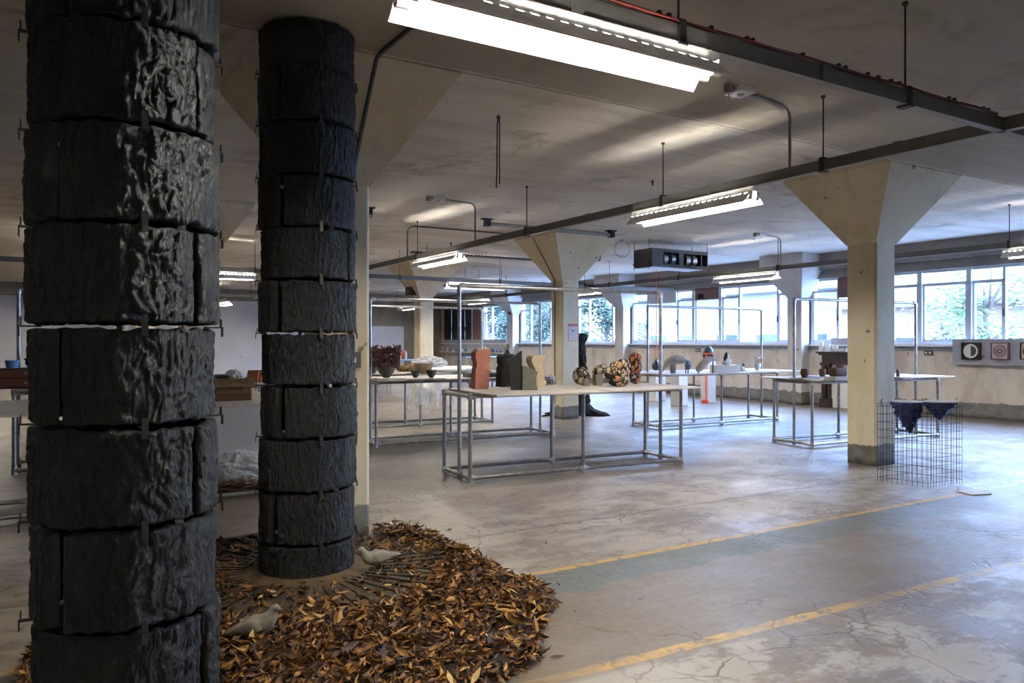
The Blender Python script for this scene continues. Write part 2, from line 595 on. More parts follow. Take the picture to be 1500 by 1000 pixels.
M['conduit'] = simple('painted_conduit', (0.30, 0.28, 0.25), 0.55, 0.2)
M['conduitd'] = simple('grey_conduit', (0.10, 0.10, 0.10), 0.55, 0.2)
M['wood'] = simple('raw_wood_block', (0.30, 0.18, 0.09), 0.7, 0, 0.2, 25)
M['black'] = simple('black_matt', (0.012, 0.012, 0.013), 0.6, 0, 0.2)
M['blackrough'] = simple('black_rough_clay', (0.012, 0.011, 0.011), 0.75, 0, 0.3, 15, 0.6, 0.3)
M['blackslab'] = simple('black_slab', (0.020, 0.022, 0.024), 0.55, 0, 0.2, 12)
M['red'] = simple('red_paint', (0.35, 0.02, 0.018), 0.45)
M['redcable'] = simple('red_cable', (0.16, 0.018, 0.014), 0.5)
M['terra'] = simple('terracotta_pink', (0.52, 0.20, 0.125), 0.75, 0, 0.1, 18, 0.4)
M['cream'] = simple('cream_stone', (0.60, 0.48, 0.32), 0.8, 0, 0.15, 14, 0.7)
M['greygreen'] = simple('grey_green_slab', (0.135, 0.135, 0.105), 0.65, 0, 0.15, 16, 0.2)
M['greyblock'] = simple('grey_green_block', (0.21, 0.185, 0.125), 0.75, 0, 0.12, 16, 0.2)
M['slabgrey'] = simple('pale_grey_slab', (0.46, 0.445, 0.43), 0.7, 0, 0.08, 10)
M['coral'] = simple('dark_red_coral', (0.095, 0.022, 0.014), 0.5, 0, 0.45, 9, 0.2)
M['bowlgreen'] = simple('mossy_glaze', (0.13, 0.12, 0.075), 0.4, 0, 0.35, 10, 0.2)
M['bowldark'] = simple('dark_green_glaze', (0.035, 0.05, 0.034), 0.35, 0, 0.4, 14, 0.2)
M['bowlolive'] = simple('olive_glaze', (0.16, 0.125, 0.07), 0.45, 0, 0.35, 9, 0.2)
M['greyskin'] = simple('grey_stoneware', (0.50, 0.48, 0.455), 0.7, 0, 0.12, 14, 0.25, 0.4, (0.34, 0.31, 0.285))
M['blueball'] = simple('slate_blue_glaze', (0.11, 0.22, 0.40), 0.4, 0, 0.3, 12)
M['darkegg'] = simple('dark_slate_glaze', (0.028, 0.034, 0.05), 0.42, 0, 0.3, 9)
M['orange'] = simple('fluorescent_orange', (0.95, 0.13, 0.03), 0.5, 0, 0.04)
M['brownpot'] = simple('brown_clay', (0.075, 0.032, 0.02), 0.6, 0, 0.4, 16, 0.4)
M['blueclay'] = simple('ultramarine_strata', (0.010, 0.022, 0.13), 0.55, 0, 0.5, 14, 0.3)
M['wire'] = simple('dark_steel_wire', (0.03, 0.025, 0.022), 0.5, 0.4)
M['darkwood'] = simple('dark_mahogany', (0.025, 0.012, 0.010), 0.4, 0, 0.3, 8)
M['brownboard'] = simple('brown_painted_board', (0.22, 0.115, 0.10), 0.7, 0, 0.12, 5)
M['greypanel'] = simple('grey_display_panel', (0.37, 0.375, 0.41), 0.65, 0, 0.05)
M['card'] = simple('cardboard', (0.26, 0.155, 0.065), 0.75, 0, 0.12, 9, 0.1)
M['tape'] = simple('brown_parcel_tape', (0.15, 0.085, 0.04), 0.45)
M['ink'] = simple('black_marker_ink', (0.02, 0.018, 0.015), 0.7)
M['brownpaper'] = simple('crumpled_brown_paper', (0.17, 0.095, 0.045), 0.7, 0, 0.3, 12, 0.5)
M['brick'] = simple('orange_tile', (0.50, 0.155, 0.05), 0.75, 0, 0.2, 14)
M['blue'] = simple('pale_blue_laminate', (0.18, 0.42, 0.72), 0.4)
M['sand'] = simple('fine_brown_sand', (0.135, 0.085, 0.040), 0.9, 0, 0.25, 40, 0.8)
M['iron'] = simple('weathered_dark_slats', (0.042, 0.031, 0.020), 0.65, 0, 0.5, 9, 0.5)
M['dove'] = simple('weathered_stone_bird', (0.29, 0.275, 0.215), 0.65, 0, 0.25, 30, 0.5, 0.4, (0.22, 0.195, 0.15))
M['paper'] = simple('white_paper', (0.80, 0.80, 0.78), 0.7, 0, 0.03)
M['bark'] = m_bark()
M['leaf'] = m_leaf()
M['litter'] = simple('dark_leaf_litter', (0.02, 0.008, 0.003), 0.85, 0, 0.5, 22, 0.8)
M['glass'] = m_glass('window_glass')
M['sheet'] = m_sheet('polythene')
M['lamp'] = m_emit('fluorescent_tube', (1.0, 0.93, 0.80), 70.0)
M['reflector'] = simple('white_reflector', (0.80, 0.80, 0.80), 0.4, 0, 0.02)
M['swirl'] = m_pattern('black_cream_swirls', [(0.0, (0.012, 0.009, 0.008)), (0.0, (0.50, 0.36, 0.20)), (0.38, (0.013, 0.010, 0.009)), (0.68, (0.40, 0.18, 0.075)), (0.82, (0.55, 0.43, 0.27))], 20.0, 0.22, 0.20)
M['swirlcream'] = m_pattern('cream_black_marks', [(0.0, (0.015, 0.012, 0.010)), (0.0, (0.42, 0.36, 0.25)), (0.7, (0.03, 0.022, 0.016)), (0.8, (0.24, 0.16, 0.09)), (0.9, (0.42, 0.37, 0.27))], 14.0, 0.14, 0.16)
M['swirlorange'] = m_pattern('black_orange_swirls', [(0.0, (0.014, 0.010, 0.009)), (0.0, (0.38, 0.125, 0.05)), (0.4, (0.016, 0.012, 0.01)), (0.6, (0.36, 0.33, 0.29)), (0.75, (0.42, 0.15, 0.06))], 17.0, 0.16, 0.19)
M['green'] = simple('foliage_green', (0.17, 0.225, 0.12), 0.6, 0, 0.5, 1.2)
M['bluegreen'] = simple('foliage_blue_green', (0.055, 0.085, 0.06), 0.6, 0, 0.5, 1.2)
M['barkbrown'] = simple('tree_bark_brown', (0.10, 0.08, 0.06), 0.85)
M['outbrick'] = m_brick('outside_brick', (0.17, 0.11, 0.085), (0.21, 0.145, 0.115), (0.20, 0.18, 0.16))
M['outpale'] = simple('weathered_render', (0.15, 0.147, 0.14), 0.85)
M['outroof'] = simple('grey_roof_sheet', (0.10, 0.105, 0.115), 0.7)
M['outglass'] = simple('dark_outside_pane', (0.03, 0.04, 0.05), 0.2)
M['tarmac'] = simple('pale_paving', (0.42, 0.41, 0.39), 0.9)
M['leather'] = simple('red_brown_leather', (0.19, 0.055, 0.03), 0.45, 0, 0.2)
M['darkhole'] = simple('dark_recess', (0.02, 0.018, 0.016), 0.9)
M['acgrey'] = simple('grey_metal_casing', (0.07, 0.068, 0.064), 0.5, 0.3)
M['duct'] = simple('silver_duct', (0.40, 0.40, 0.40), 0.4, 0.7)
M['plum'] = simple('plum_glaze', (0.20, 0.10, 0.12), 0.4, 0, 0.3, 20)
M['pinkpale'] = simple('pale_pink_glaze', (0.56, 0.47, 0.47), 0.45, 0, 0.1, 20)
M['cloth'] = simple('white_cloth', (0.68, 0.67, 0.68), 0.8, 0, 0.08, 7, 0.2)
# ------------------------------------------------------------------ the room
CEIL = 3.54
XW = 15.6          # inner face of the window wall
YB = 31.75         # back wall
XL, YF = -7.0, -5.5
GX = (-4.84, 1.96, 8.76)
GY = (-0.70, 5.83, 12.36, 18.89, 25.42)
S = 0.20

def grid_plane(name, lo, hi, z0, z1, mat):
    b = MB().box((*lo, z0), (*hi, z1))
    return struct(b.build(name, mat))

grid_plane('floor', (XL - 0.3, YF - 0.3), (XW + 0.3, YB + 0.3), -0.3, 0.0, M['floor'])
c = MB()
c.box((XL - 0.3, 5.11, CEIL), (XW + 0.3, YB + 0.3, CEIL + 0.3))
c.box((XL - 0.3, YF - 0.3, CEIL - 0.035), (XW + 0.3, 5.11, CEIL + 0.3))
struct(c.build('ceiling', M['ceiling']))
struct(MB().box((XL - 0.3, YF, 0), (XL, YB, CEIL)).build('wall_left', M['backwall']))
struct(MB().box((XL, YF - 0.3, 0), (XW + 0.3, YF, CEIL)).build('wall_front', M['backwall']))
xs = on_y(591, YB)
bw = MB()
bw.box((xs, YB, 0), (XW + 0.3, YB + 0.3, CEIL), mi=1)
bw.box((XL, YB, 0), (xs, YB + 0.3, CEIL), mi=1)
bw.box((XL, YB - 0.05, 0), (on_y(500, YB), YB, 3.10), mi=0)
bw.box((on_y(500, YB), YB - 0.05, 0), (xs, YB, zat((xs, YB), 478)), mi=0)
struct(bw.build('wall_back', [M['backwall'], M['rawwall']]))
bm_ = MB().box((XL, YB - 0.35, 3.12), (XW, YB - 0.051, CEIL))
struct(bm_.build('trim_5', M['beam']))

# window wall: below the sill, lintel, end pieces
SILL, HEAD = 1.43, 2.985
ww = MB()
ww.box((XW, YF, 0), (XW + 0.3, YB, SILL))
ww.box((XW, YF, HEAD), (XW + 0.3, YB, CEIL))
WC = [y - 0.18 for y in GY]          # wall columns
bays = [(WC[i] + 0.2, WC[i + 1] - 0.2) for i in range(4)] + [(WC[4] + 0.2, 31.5)]
edges = [YF] + [e for b_ in bays for e in b_] + [YB]
for i in range(0, len(edges), 2):
    ww.box((XW, edges[i], SILL), (XW + 0.3, edges[i + 1], HEAD))
struct(ww.build('wall_right', M['wall']))
struct(MB().box((XW - 0.17, YF, 3.16), (XW - 0.001, YB, CEIL)).box((XW - 0.06, YF, HEAD - 0.02), (XW - 0.001, YB, 3.16)).build('trim_1', M['beam']))
sl = MB()
sl.box((XW - 0.12, YF, SILL - 0.035), (XW - 0.001, YB, SILL))
struct(sl.build('trim_2', M['white']))
struct(MB().box((XW - 0.025, YF, SILL - 0.125), (XW - 0.001, YB, SILL - 0.036)).build('trim_3', simple('grey_blue_band', (0.25, 0.28, 0.32), 0.6, 0, 0.2, 9)))

def capital(b, cx, cy, H, s, zn, zt, lip=0.0):
    lo = [(cx + a * s, cy + d * s, zn) for a, d in ((-1, -1), (1, -1), (1, 1), (-1, 1))]
    hi = [(cx + a * H, cy + d * H, zt) for a, d in ((-1, -1), (1, -1), (1, 1), (-1, 1))]
    b.add(lo + hi, [(3, 2, 1, 0), (4, 5, 6, 7), (0, 1, 5, 4), (1, 2, 6, 5), (2, 3, 7, 6), (3, 0, 4, 7)])

def column(cx, cy):
    b = MB()
    ch = 0.025
    oct_ = [(-S + ch, -S), (S - ch, -S), (S, -S + ch), (S, S - ch), (S - ch, S), (-S + ch, S), (-S, S - ch), (-S, -S + ch)]
    b.prism([(cx + x, cy + y) for x, y in oct_], 0, 2.70)
    capital(b, cx, cy, 0.72, S, 2.69, CEIL - 0.045)
    b.box((cx - 0.72, cy - 0.72, CEIL - 0.0455), (cx + 0.72, cy + 0.72, CEIL + 0.02))
    return struct(b.build('concrete_column', M['column']))
for gx in GX:
    for gy in GY:
        column(gx, gy)
for y in WC:
    b = MB()
    x0 = XW - 0.28
    b.box((x0, y - 0.2, 0), (XW + 0.05, y + 0.2, 2.55))
    lo = [(x0, y - 0.2, 2.55), (XW + 0.05, y - 0.2, 2.55), (XW + 0.05, y + 0.2, 2.55), (x0, y + 0.2, 2.55)]
    hi = [(x0 - 0.5, y - 0.62, 3.2), (XW + 0.05, y - 0.62, 3.2), (XW + 0.05, y + 0.62, 3.2), (x0 - 0.5, y + 0.62, 3.2)]
    b.add(lo + hi, [(4, 5, 6, 7), (0, 1, 5, 4), (1, 2, 6, 5), (2, 3, 7, 6), (3, 0, 4, 7)])
    b.box((x0 - 0.5, y - 0.62, 3.2), (XW, y + 0.62, CEIL))
    struct(b.build('wall_column', M['wallcol']))

# windows: one object per bay; members, glass, handles
PX = XW + 0.10
def window_bay(k, y0, y1):
    w = bpy.data.objects.new('window_%d' % k, None)
    COL.objects.link(w)
    struct(w)
    f = MB()
    def bar(ya, yb, za, zb, dx=0.045):
        f.box((PX - dx, ya, za), (PX + dx, yb, zb))
    t = 0.025
    L = y1 - y0
    u = L / 6.12
    cuts = [0, .56, 1.80, 2.40, 2.48, 3.40, 3.48, 4.10, 5.38, L / u]
    P = [y0 + q * u for q in cuts]
    bar(y0, y1, SILL, SILL + 0.07, 0.055)
    bar(y0, y1, HEAD - 0.07, HEAD, 0.055)
    bar(P[0], P[0] + 0.06, SILL, HEAD)
    bar(P[9] - 0.06, P[9], SILL, HEAD)
    bar(P[3] - 0.01, P[4] + 0.01, SILL, HEAD, 0.08)
    bar(P[5] - 0.01, P[6] + 0.01, SILL, HEAD, 0.08)
    for q in (1, 2, 7, 8):
        bar(P[q] - t, P[q] + t, SILL, HEAD)
    for a_, b_ in ((0, 1), (2, 3), (4, 5), (6, 7), (8, 9)):
        bar(P[a_], P[b_], 2.64, 2.70)
        for e in (P[a_] + (0.06 if a_ == 0 else 0.02), P[b_] - (0.09 if b_ == 9 else 0.05)):   # opening sashes
            bar(e, e + 0.03, SILL + 0.07, 2.64, 0.03)
        bar(P[a_], P[b_], SILL + 0.07, SILL + 0.11, 0.03)
    f.build('window_frame', M['frame'], w)
    g = MB()
    g.box((PX - 0.002, y0 + 0.01, SILL + 0.02), (PX + 0.002, y1 - 0.01, HEAD - 0.02))
    g.build('window_glass', M['glass'], w)
    h = MB()
    for q, s in ((7, 1), (1, -1), (8, 1), (2, 1)):
        h.box((PX - 0.075, P[q] - 0.012, 1.98), (PX - 0.045, P[q] + 0.012, 2.12))
    h.build('window_handle', M['black'], w)
    return P
WP = [window_bay(i + 1, *b_) for i, b_ in enumerate(bays)]

# ------------------------------------------------------------------ outside
struct(MB().box((XW + 0.4, -30, -1.4), (70, 70, -1.2)).build('ground_outside', M['tarmac']))
def outhouse(name, label, x0, x1, y0, y1, h, mat, wins, roof=True, rh=1.2):
    t = thing(name, label, 'building', (x0, (y0 + y1) / 2, -1.2))
    yc = (y0 + y1) / 2
    MB().box((0, y0 - yc, 0), (x1 - x0, y1 - yc, h)).build('wall', mat, t)
    if roof:
        r = MB()
        o = 0.4
        xm = (x1 - x0) / 2
        r.add([(-o, y0 - yc - o, h), (x1 - x0 + o, y0 - yc - o, h), (xm, y0 - yc - o, h + rh), (-o, y1 - yc + o, h), (x1 - x0 + o, y1 - yc + o, h), (xm, y1 - yc + o, h + rh)],
              [(0, 1, 2), (5, 4, 3), (0, 3, 4, 1), (1, 4, 5, 2), (2, 5, 3, 0)])
        r.box((-o, y0 - yc - o, h - 0.15), (-o + 0.1, y1 - yc + o, h + 0.02))
        r.build('roof', M['outroof'], t)
    for (ya, yb, za, zb) in wins:
        w = MB().box((-0.04, ya - yc, za), (0.05, yb - yc, zb)).build('window', M['frame'], t)
        MB().box((-0.06, ya - yc + 0.06, za + 0.06), (-0.035, yb - yc - 0.06, zb - 0.06)).build('pane', M['outglass'], w)
    return t
outhouse('brick_building', 'long low pale brick building with a grey roof seen through the windows behind the mantelpiece', 27, 35, 9.5, 19.5, 4.1, M['outbrick'],
         [(y, y + 1.3, 1.4, 2.9) for y in (10.0, 11.9, 13.8, 15.7, 17.6)], True, 1.6)
outhouse('rendered_building', 'white rendered building with dark panes seen beyond the air conditioning unit', 30, 40, 21, 36.5, 5.2, M['outpale'],
         [(y, y + 1.5, za, za + 1.6) for y in (22, 24.6, 27.2, 29.8, 32.4) for za in (1.5,)], True, 1.2)
outhouse('far_shed', 'pale shed seen through the window bay beside the dark boarded panes', 24, 30, 40, 50, 5.0, M['outpale'], [(42, 43.4, 1.6, 3.0), (46, 47.4, 1.6, 3.0)], True, 1.0)

def tree(loc, h, r, label, mat, seed, n=7500, name='leafy_tree'):
    rnd = random.Random(seed)
    t = thing(name, label, 'tree', loc)
    tr = MB()
    tr.tube([(0, 0, 0), (0.06, 0.04, h * 0.4), (-0.05, 0.1, h * 0.8)], [0.14, 0.10, 0.04], 8)
    for k in range(14):
        a = rnd.uniform(0, 2 * pi)
        z = h * rnd.uniform(0.3, 0.75)
        e = rnd.uniform(0.5, 0.9) * r
        tr.tube([(0, 0, z), (cos(a) * e * 0.5, sin(a) * e * 0.5, z + 0.3 * r), (cos(a) * e, sin(a) * e, z + 0.75 * r * rnd.uniform(0.2, 1))], [0.05, 0.03, 0.012], 5)
    tr.build('trunk', M['barkbrown'], t)
    f = MB()
    cl = [(Vector((rnd.gauss(0, 0.42) * r, rnd.gauss(0, 0.42) * r, h * 0.62 + rnd.gauss(0, 0.24) * h)), rnd.uniform(0.25, 0.5) * r) for _ in range(26)]
    for k in range(n):
        c_, cr = rnd.choice(cl)
        d = Vector((rnd.gauss(0, 1), rnd.gauss(0, 1), rnd.gauss(0, 1))).normalized() * cr * rnd.uniform(0.5, 1.0)
        s = rnd.uniform(0.05, 0.12)
        m = T(*(c_ + d)) @ RZ(rnd.uniform(0, 6.3)) @ RX(rnd.uniform(-1.2, 1.2))
        f.add([(-s, 0, 0), (0, -s * 0.45, 0.01), (s, 0, 0), (0, s * 0.45, 0.01)], [(0, 1, 2, 3)], m)
    f.build('foliage', mat, t)
    return t
tree((22.5, 11.4, -1.2), 5.2, 1.5, 'pale green tree outside the window above the framed plaques', M['green'], 3, 3400)
tree((24.6, 13.8, -1.2), 4.4, 1.1, 'small thin green tree outside, in front of the pale brick building', M['green'], 4, 1500)
tree((22.5, 28.4, -1.2), 6.4, 1.6, 'dark blue-green tree outside the window beside the wall column', M['bluegreen'], 5)
tree((22.0, 33.4, -1.2), 6.2, 1.6, 'bushy tree outside the window bay behind the paper notice', M['bluegreen'], 6)
tree((21.5, 36.0, -1.2), 6.0, 1.6, 'tall dark tree outside, beyond the far window bay', M['bluegreen'], 8)

# boards and blind in the top panes
def pane_board(name, label, cat, k, a_, b_, z0, z1, mat, d=0.02):
    P = WP[k]
    t = thing(name, label, cat, (XW + 0.03, (P[a_] + P[b_]) / 2, z0))
    hw = (P[b_] - P[a_]) / 2 - 0.02
    MB().cbox((0, 0, (z1 - z0) / 2), (d, hw * 2, z1 - z0), bev=0.004).build('board', mat, t)
    return t, hw
t, hw = pane_board('boarded_pane', 'brown board over a top pane, partly hidden by the thick concrete column', 'board', 1, 7, 8, 2.50, 2.97, M['brownboard'])
t, hw = pane_board('boarded_pane', 'pinkish brown board with a square black hole, over the top pane beneath the air conditioner', 'board', 2, 4, 5, 2.66, 2.97, M['brownboard'])
MB().box((-0.014, 0.10, 0.02), (-0.009, 0.32, 0.16)).build('vent_opening', M['darkhole'], t)
t = thing('roller_blind', 'white roller blind half drawn over a top pane beside the pinkish board', 'blind', (XW + 0.02, (WP[2][7] + WP[2][8]) / 2, 2.62))
hw = (WP[2][8] - WP[2][7]) / 2 - 0.02
b = MB()
for i in range(4):
    b.box((-0.012 + 0.004 * (i % 2), -hw, i * 0.075), (0.004, hw, (i + 1) * 0.075))
b.build('blind_fabric', M['cloth'], t)
MB().tube([(0, -hw, 0.32), (0, hw, 0.32)], 0.022, 10).build('roller', M['white'], t)
for k_, (a_, b_, z0, z1, lab) in enumerate(((4, 5, SILL + 0.02, 2.97, 'tall brown board over a far window pane, first one beside the clear panes'),
                                            (6, 7, SILL + 0.02, 2.97, 'dark grey board over the far window, next to the tall brown board'),
                                            (7, 8, SILL + 0.02, 2.97, 'widest dark grey board over the far window behind the distant column'),
                                            (8, 9, SILL + 0.02, 2.97, 'dark grey board over the last panes in the far corner of the hall'))):
    pane_board('boarded_pane', lab, 'board', 4, a_, b_, z0, z1, M['brownboard'] if k_ == 0 else M['blackslab'])

# ------------------------------------------------------------------ trunking and lights
ZT = 2.98
def trunking(label, axis, pos, a0, a1, rods, joints, cable=False, w=0.05, h=0.085):
    ax = Vector((1, 0, 0)) if axis == 'x' else Vector((0, 1, 0))
    base = Vector((0, pos, ZT)) if axis == 'x' else Vector((pos, 0, ZT))
    t = thing('ceiling_trunking', label, 'cable trunking', base, 0 if axis == 'x' else pi / 2)
    b = MB()
    b.box((a0, -w / 2, -h), (a1, w / 2, -h + 0.004)).box((a0, -w / 2, -h), (a1, -w / 2 + 0.003, 0)).box((a0, w / 2 - 0.003, -h), (a1, w / 2, 0))
    b.box((a0, -w / 2, -0.004), (a1, w / 2, 0))
    b.build('channel', M['trunk'], t)
    MB().box((a0, -w / 2 - 0.004, -h - 0.004), (a1, w / 2 + 0.004, -h - 0.0005)).build('cover_strip', M['conduit'], t)
    for r in rods:
        zc = CEIL - (0.035 if (pos if axis == 'x' else r) < 5.11 else 0.0) - ZT
        q = MB().tube([(r, 0, 0), (r, 0, zc)], 0.006, 8).tube([(r, 0, zc - 0.02), (r, 0, zc)], 0.018, 8).build('hanger_rod', M['rod'], t)
        MB().box((r - 0.028, -w / 2 - 0.012, -h - 0.014), (r + 0.028, w / 2 + 0.012, -h - 0.004)).box((r - 0.02, -w / 2 - 0.008, -h), (r + 0.02, -w / 2 - 0.003, 0.02))\
            .box((r - 0.02, w / 2 + 0.003, -h), (r + 0.02, w / 2 + 0.008, 0.02)).box((r - 0.02, -w / 2 - 0.008, 0.012), (r + 0.02, w / 2 + 0.008, 0.02)).build('hanger_bracket', M['rod'], t)
    for j in joints:
        MB().box((j - 0.03, -w / 2 - 0.005, -h - 0.003), (j + 0.03, w / 2 + 0.005, 0.006)).build('joint_sleeve', M['trunk'], t)
    return t
TA, TB, TC, TD = 5.45, 2.68, 12.3, 16.05
t = trunking('long grey trunking running away over the tables, with two bright lights under it', 'y', TA, -3.0, 31.3,
             [-1, 0.8, 4.05, 5.95, 8.55, 12.0, 14.7, 18, 21, 24.2, 27.4], [3.4, 5.3, 7.2, 9.4, 11.1])
t = trunking('heavy grey trunking with a red cable on top, carrying the largest light of the hall', 'x', TB, -5.5, XW - 0.3,
             [-4, -1.8, 0.4, 2.55, 4.36, 7.4, 9.5, 12, 14.4], [1.95, 3.6, 8.4], True)
pts = []
for i in range(41):
    x = -5.4 + i * (5.35 + 5.4) / 40
    pts.append((x, -0.018 + 0.004 * sin(i * 1.7), 0.014 + 0.004 * sin(i * 2.3)))
MB().tube(pts, 0.008, 6).build('red_cable', M['redcable'], t)
for x in (2.42, 2.48, 2.75, 3.0, 3.04, 3.42, 3.72, 3.78, 3.98, 4.08, 4.2, 4.28, 4.8, 4.86, 5.2, 5.26):
    MB().cbox((x, -0.012, 0.026), (0.018, 0.018, 0.022)).build('cable_clip', M['black'], t)
trunking('thin grey trunking running along in front of the window wall beneath the ceiling', 'y', TC, -4.0, 31.0,
         [-2, 1, 3.5, 5.94, 8.2, 10.16, 12.9, 15.4, 17.8, 20.5, 23.2, 26, 29], [4.5, 9.2, 14.0])
trunking('added grey trunking out of view at the side, carrying the fill lights', 'y', -1.45, -4.0, 31.0, [-3, 1, 5, 9, 13, 17, 21, 25, 29], [11, 19])  # unseen run added to carry the fill lights
trunking('grey trunking crossing the hall beyond the second concrete column, above the hooped pipe frames', 'x', TD, -5.5, XW - 0.5,
         [-3.2, 0.6, 3.7, 6.85, 9.45, 12.0], [5.2, 10.7])

def make_light(ln):
    t = thing('ceiling_light', '-', 'light', (0, 0, ZT - 0.09), 0, 'fluorescent lights under the trunking')
    MB().box((-ln / 2, -0.028, -0.045), (ln / 2, 0.028, 0)).build('batten', M['reflector'], t)
    b = MB()
    e = ln / 2 - 0.02
    n = 22
    for s in (-1, 1):
        def quad(x0, x1, v0, w0, v1, w1):
            th = 0.0015
            b.add([(x0, s * v0, w0), (x1, s * v0, w0), (x1, s * v1, w1), (x0, s * v1, w1),
                   (x0, s * v0, w0 + th), (x1, s * v0, w0 + th), (x1, s * v1, w1 + th), (x0, s * v1, w1 + th)],
                  [(0, 1, 2, 3), (7, 6, 5, 4), (0, 4, 5, 1), (1, 5, 6, 2), (2, 6, 7, 3), (3, 7, 4, 0)])
        quad(-e, e, 0.0, -0.046, 0.030, -0.046)
        quad(-e, e, 0.030, -0.046, 0.034, -0.050)
        for i in range(n):                      # slots let light out upwards
            x0 = -e + 2 * e * i / n
            quad(x0, x0 + 2 * e / n * 0.5, 0.034, -0.050, 0.050, -0.062)
        quad(-e, e, 0.050, -0.062, 0.125, -0.150)
        quad(-e, e, 0.125, -0.150, 0.129, -0.142)
    b.build('reflector', M['reflector'], t)
    for v in (-0.042, 0.042):
        MB().tube([(-e + 0.05, v, -0.105), (e - 0.05, v, -0.105)], 0.014, 12).build('tube', M['lamp'], t)
    for s in (-1, 1):
        for v in (-0.042, 0.042):
            MB().tube([(s * (e - 0.05), v, -0.105), (s * (e + 0.005), v, -0.105)], 0.020, 12).box((s * e - 0.012, v - 0.014, -0.105), (s * e + 0.012, v + 0.014, -0.046)).build('lamp_holder', M['offwhite'], t)
    return t
light0 = None
def light(x, y, along, label, ln=1.66):
    global light0
    if light0 is None:
        light0 = make_light(ln)
        o = light0
    else:
        o = copy_tree(light0)
    o.location = (x, y, ZT - 0.09)
    o.rotation_euler = (0, 0, 0 if along == 'x' else pi / 2)
    o['label'] = label
    return o
light(1.96, TB, 'x', 'large bright fluorescent light, under the trunking with the red cable')
light(TA, 5.58, 'y', 'second largest fluorescent light, hanging in front of the middle column head')
light(TA, 11.25, 'y', 'small fluorescent light under the long trunking, in front of the distant column head')
light(TA, 16.9, 'y', 'fluorescent light under the long trunking behind the second black bark column')
light(TA, 22.5, 'y', 'fluorescent light under the long trunking, further behind the second black bark column')
light(TA, 28.2, 'y', 'tiny bright light seen between the two black bark columns before the white wall')
light(TC, 5.2, 'y', 'fluorescent light above the framed plaques, before the windows')
light(TC, 11.0, 'y', 'fluorescent light before the windows, beside the capital of a white wall column')
light(TC, 16.7, 'y', 'fluorescent light before the windows, half hidden by the column with the paper notice')
light(TC, 22.4, 'y', 'fluorescent light with its end glowing, before the far windows beside the red bell')
light(TC, 28.0, 'y', 'far fluorescent light beside the column with the black speaker box')
for y_, l_ in ((-0.6, 'lone'), (16.9, 'first'), (22.5, 'second'), (28.2, 'third')):  # added fill lights out of view, for the left side and bark column faces
    light(-1.45, y_, 'y', l_ + ' added fluorescent fill light, out of view under the side trunking')
light(8.85, TD, 'x', 'fluorescent light under the crossing trunking, above the pipe hoop of the second table')
light(2.9, TD, 'x', 'fluorescent light under the crossing trunking, behind the black bark columns')
# ------------------------------------------------------------------ pipe tables
PR = 0.0215
TT = 0.965          # table-top surface
def make_table(name, label, loc, rz, L=2.85, D=0.72, boards=(), hoop=True, group='pipe-framed exhibition tables', htop=2.12):
    t = thing(name, label, 'table', loc, rz, group)
    zt, zb = 0.915, 0.045
    ends = (0.0, L)
    def clamp(b, x, y, z, ax):
        h = 0.038
        d = {'x': Vector((h, 0, 0)), 'y': Vector((0, h, 0)), 'z': Vector((0, 0, h))}[ax]
        p = Vector((x, y, z))
        b.tube([p - d, p + d], 0.0285, 12)
    for x in (0.0, L / 2, L):
        for y in (0.0, D):
            MB().tube([(x, y, 0.0), (x, y, zt)], PR, 12).build('leg', M['galv'], t, True)
            for z in (zb, zt):
                b = MB()
                clamp(b, x, y, z, 'z')
                if x < L:
                    b.tube([(x, y, z), (x + 0.062, y, z)], 0.0285, 12)
                if x > 0:
                    b.tube([(x - 0.062, y, z), (x, y, z)], 0.0285, 12)
                if x in ends:
                    s = 1 if y == 0 else -1
                    b.tube([(x, y, z), (x, y + s * 0.062, z)], 0.0285, 12)
                if z == zb:
                    b.tube([(x, y, 0), (x, y, 0.008)], 0.036, 12)
                b.build('pipe_clamp', M['fit'], t, True)
    for z in (zb, zt):
        for y in (0.0, D):
            MB().tube([(0, y, z), (L, y, z)], PR, 12).build('rail', M['galv'], t, True)
        for x in ends:
            MB().tube([(x, 0, z), (x, D, z)], PR, 12).build('end_rail', M['galv'], t, True)
    if hoop:
        for x in ends:
            MB().tube([(x + (0.03 if x == 0 else -0.03), D * 0.5, 0.0), (x + (0.03 if x == 0 else -0.03), D * 0.5, htop)], PR, 12).build('upright', M['galv'], t, True)
        b = MB().tube([(0.03, D * 0.5, htop), (L - 0.03, D * 0.5, htop)], PR, 12)
        b.build('hoop_rail', M['galv'], t, True)
        for x, s in ((0.03, 1), (L - 0.03, -1)):
            b = MB()
            b.tube([(x, D * 0.5, htop - 0.06), (x, D * 0.5, htop - 0.015)] + [(x + s * 0.02, D * 0.5, htop), (x + s * 0.07, D * 0.5, htop)], 0.0285, 12)
            b.build('hoop_elbow', M['fit'], t, True)
            for z in (zb, zt):
                b = MB()
                b.tube([(x, D * 0.5 - 0.035, z), (x, D * 0.5 + 0.035, z)], 0.0285, 12)
                clamp(b, x, D * 0.5, z, 'z')
                b.build('pipe_clamp', M['fit'], t, True)
    for (x0, y0, x1, y1, tw) in boards:
        cx, cy = (x0 + x1) / 2, (y0 + y1) / 2
        MB().cbox((cx, cy, TT - 0.009), (x1 - x0, y1 - y0, 0.018), tw, bev=0.002).build('table_board', M['board'], t)
    if boards:
        for x in (0.25, L / 2 - 0.25, L / 2 + 0.3, L - 0.28):
            MB().box((x - 0.07, -0.25, 0.9370), (x + 0.07, D + 0.1, TT - 0.0185)).build('wood_batten', M['wood'], t)
    return t

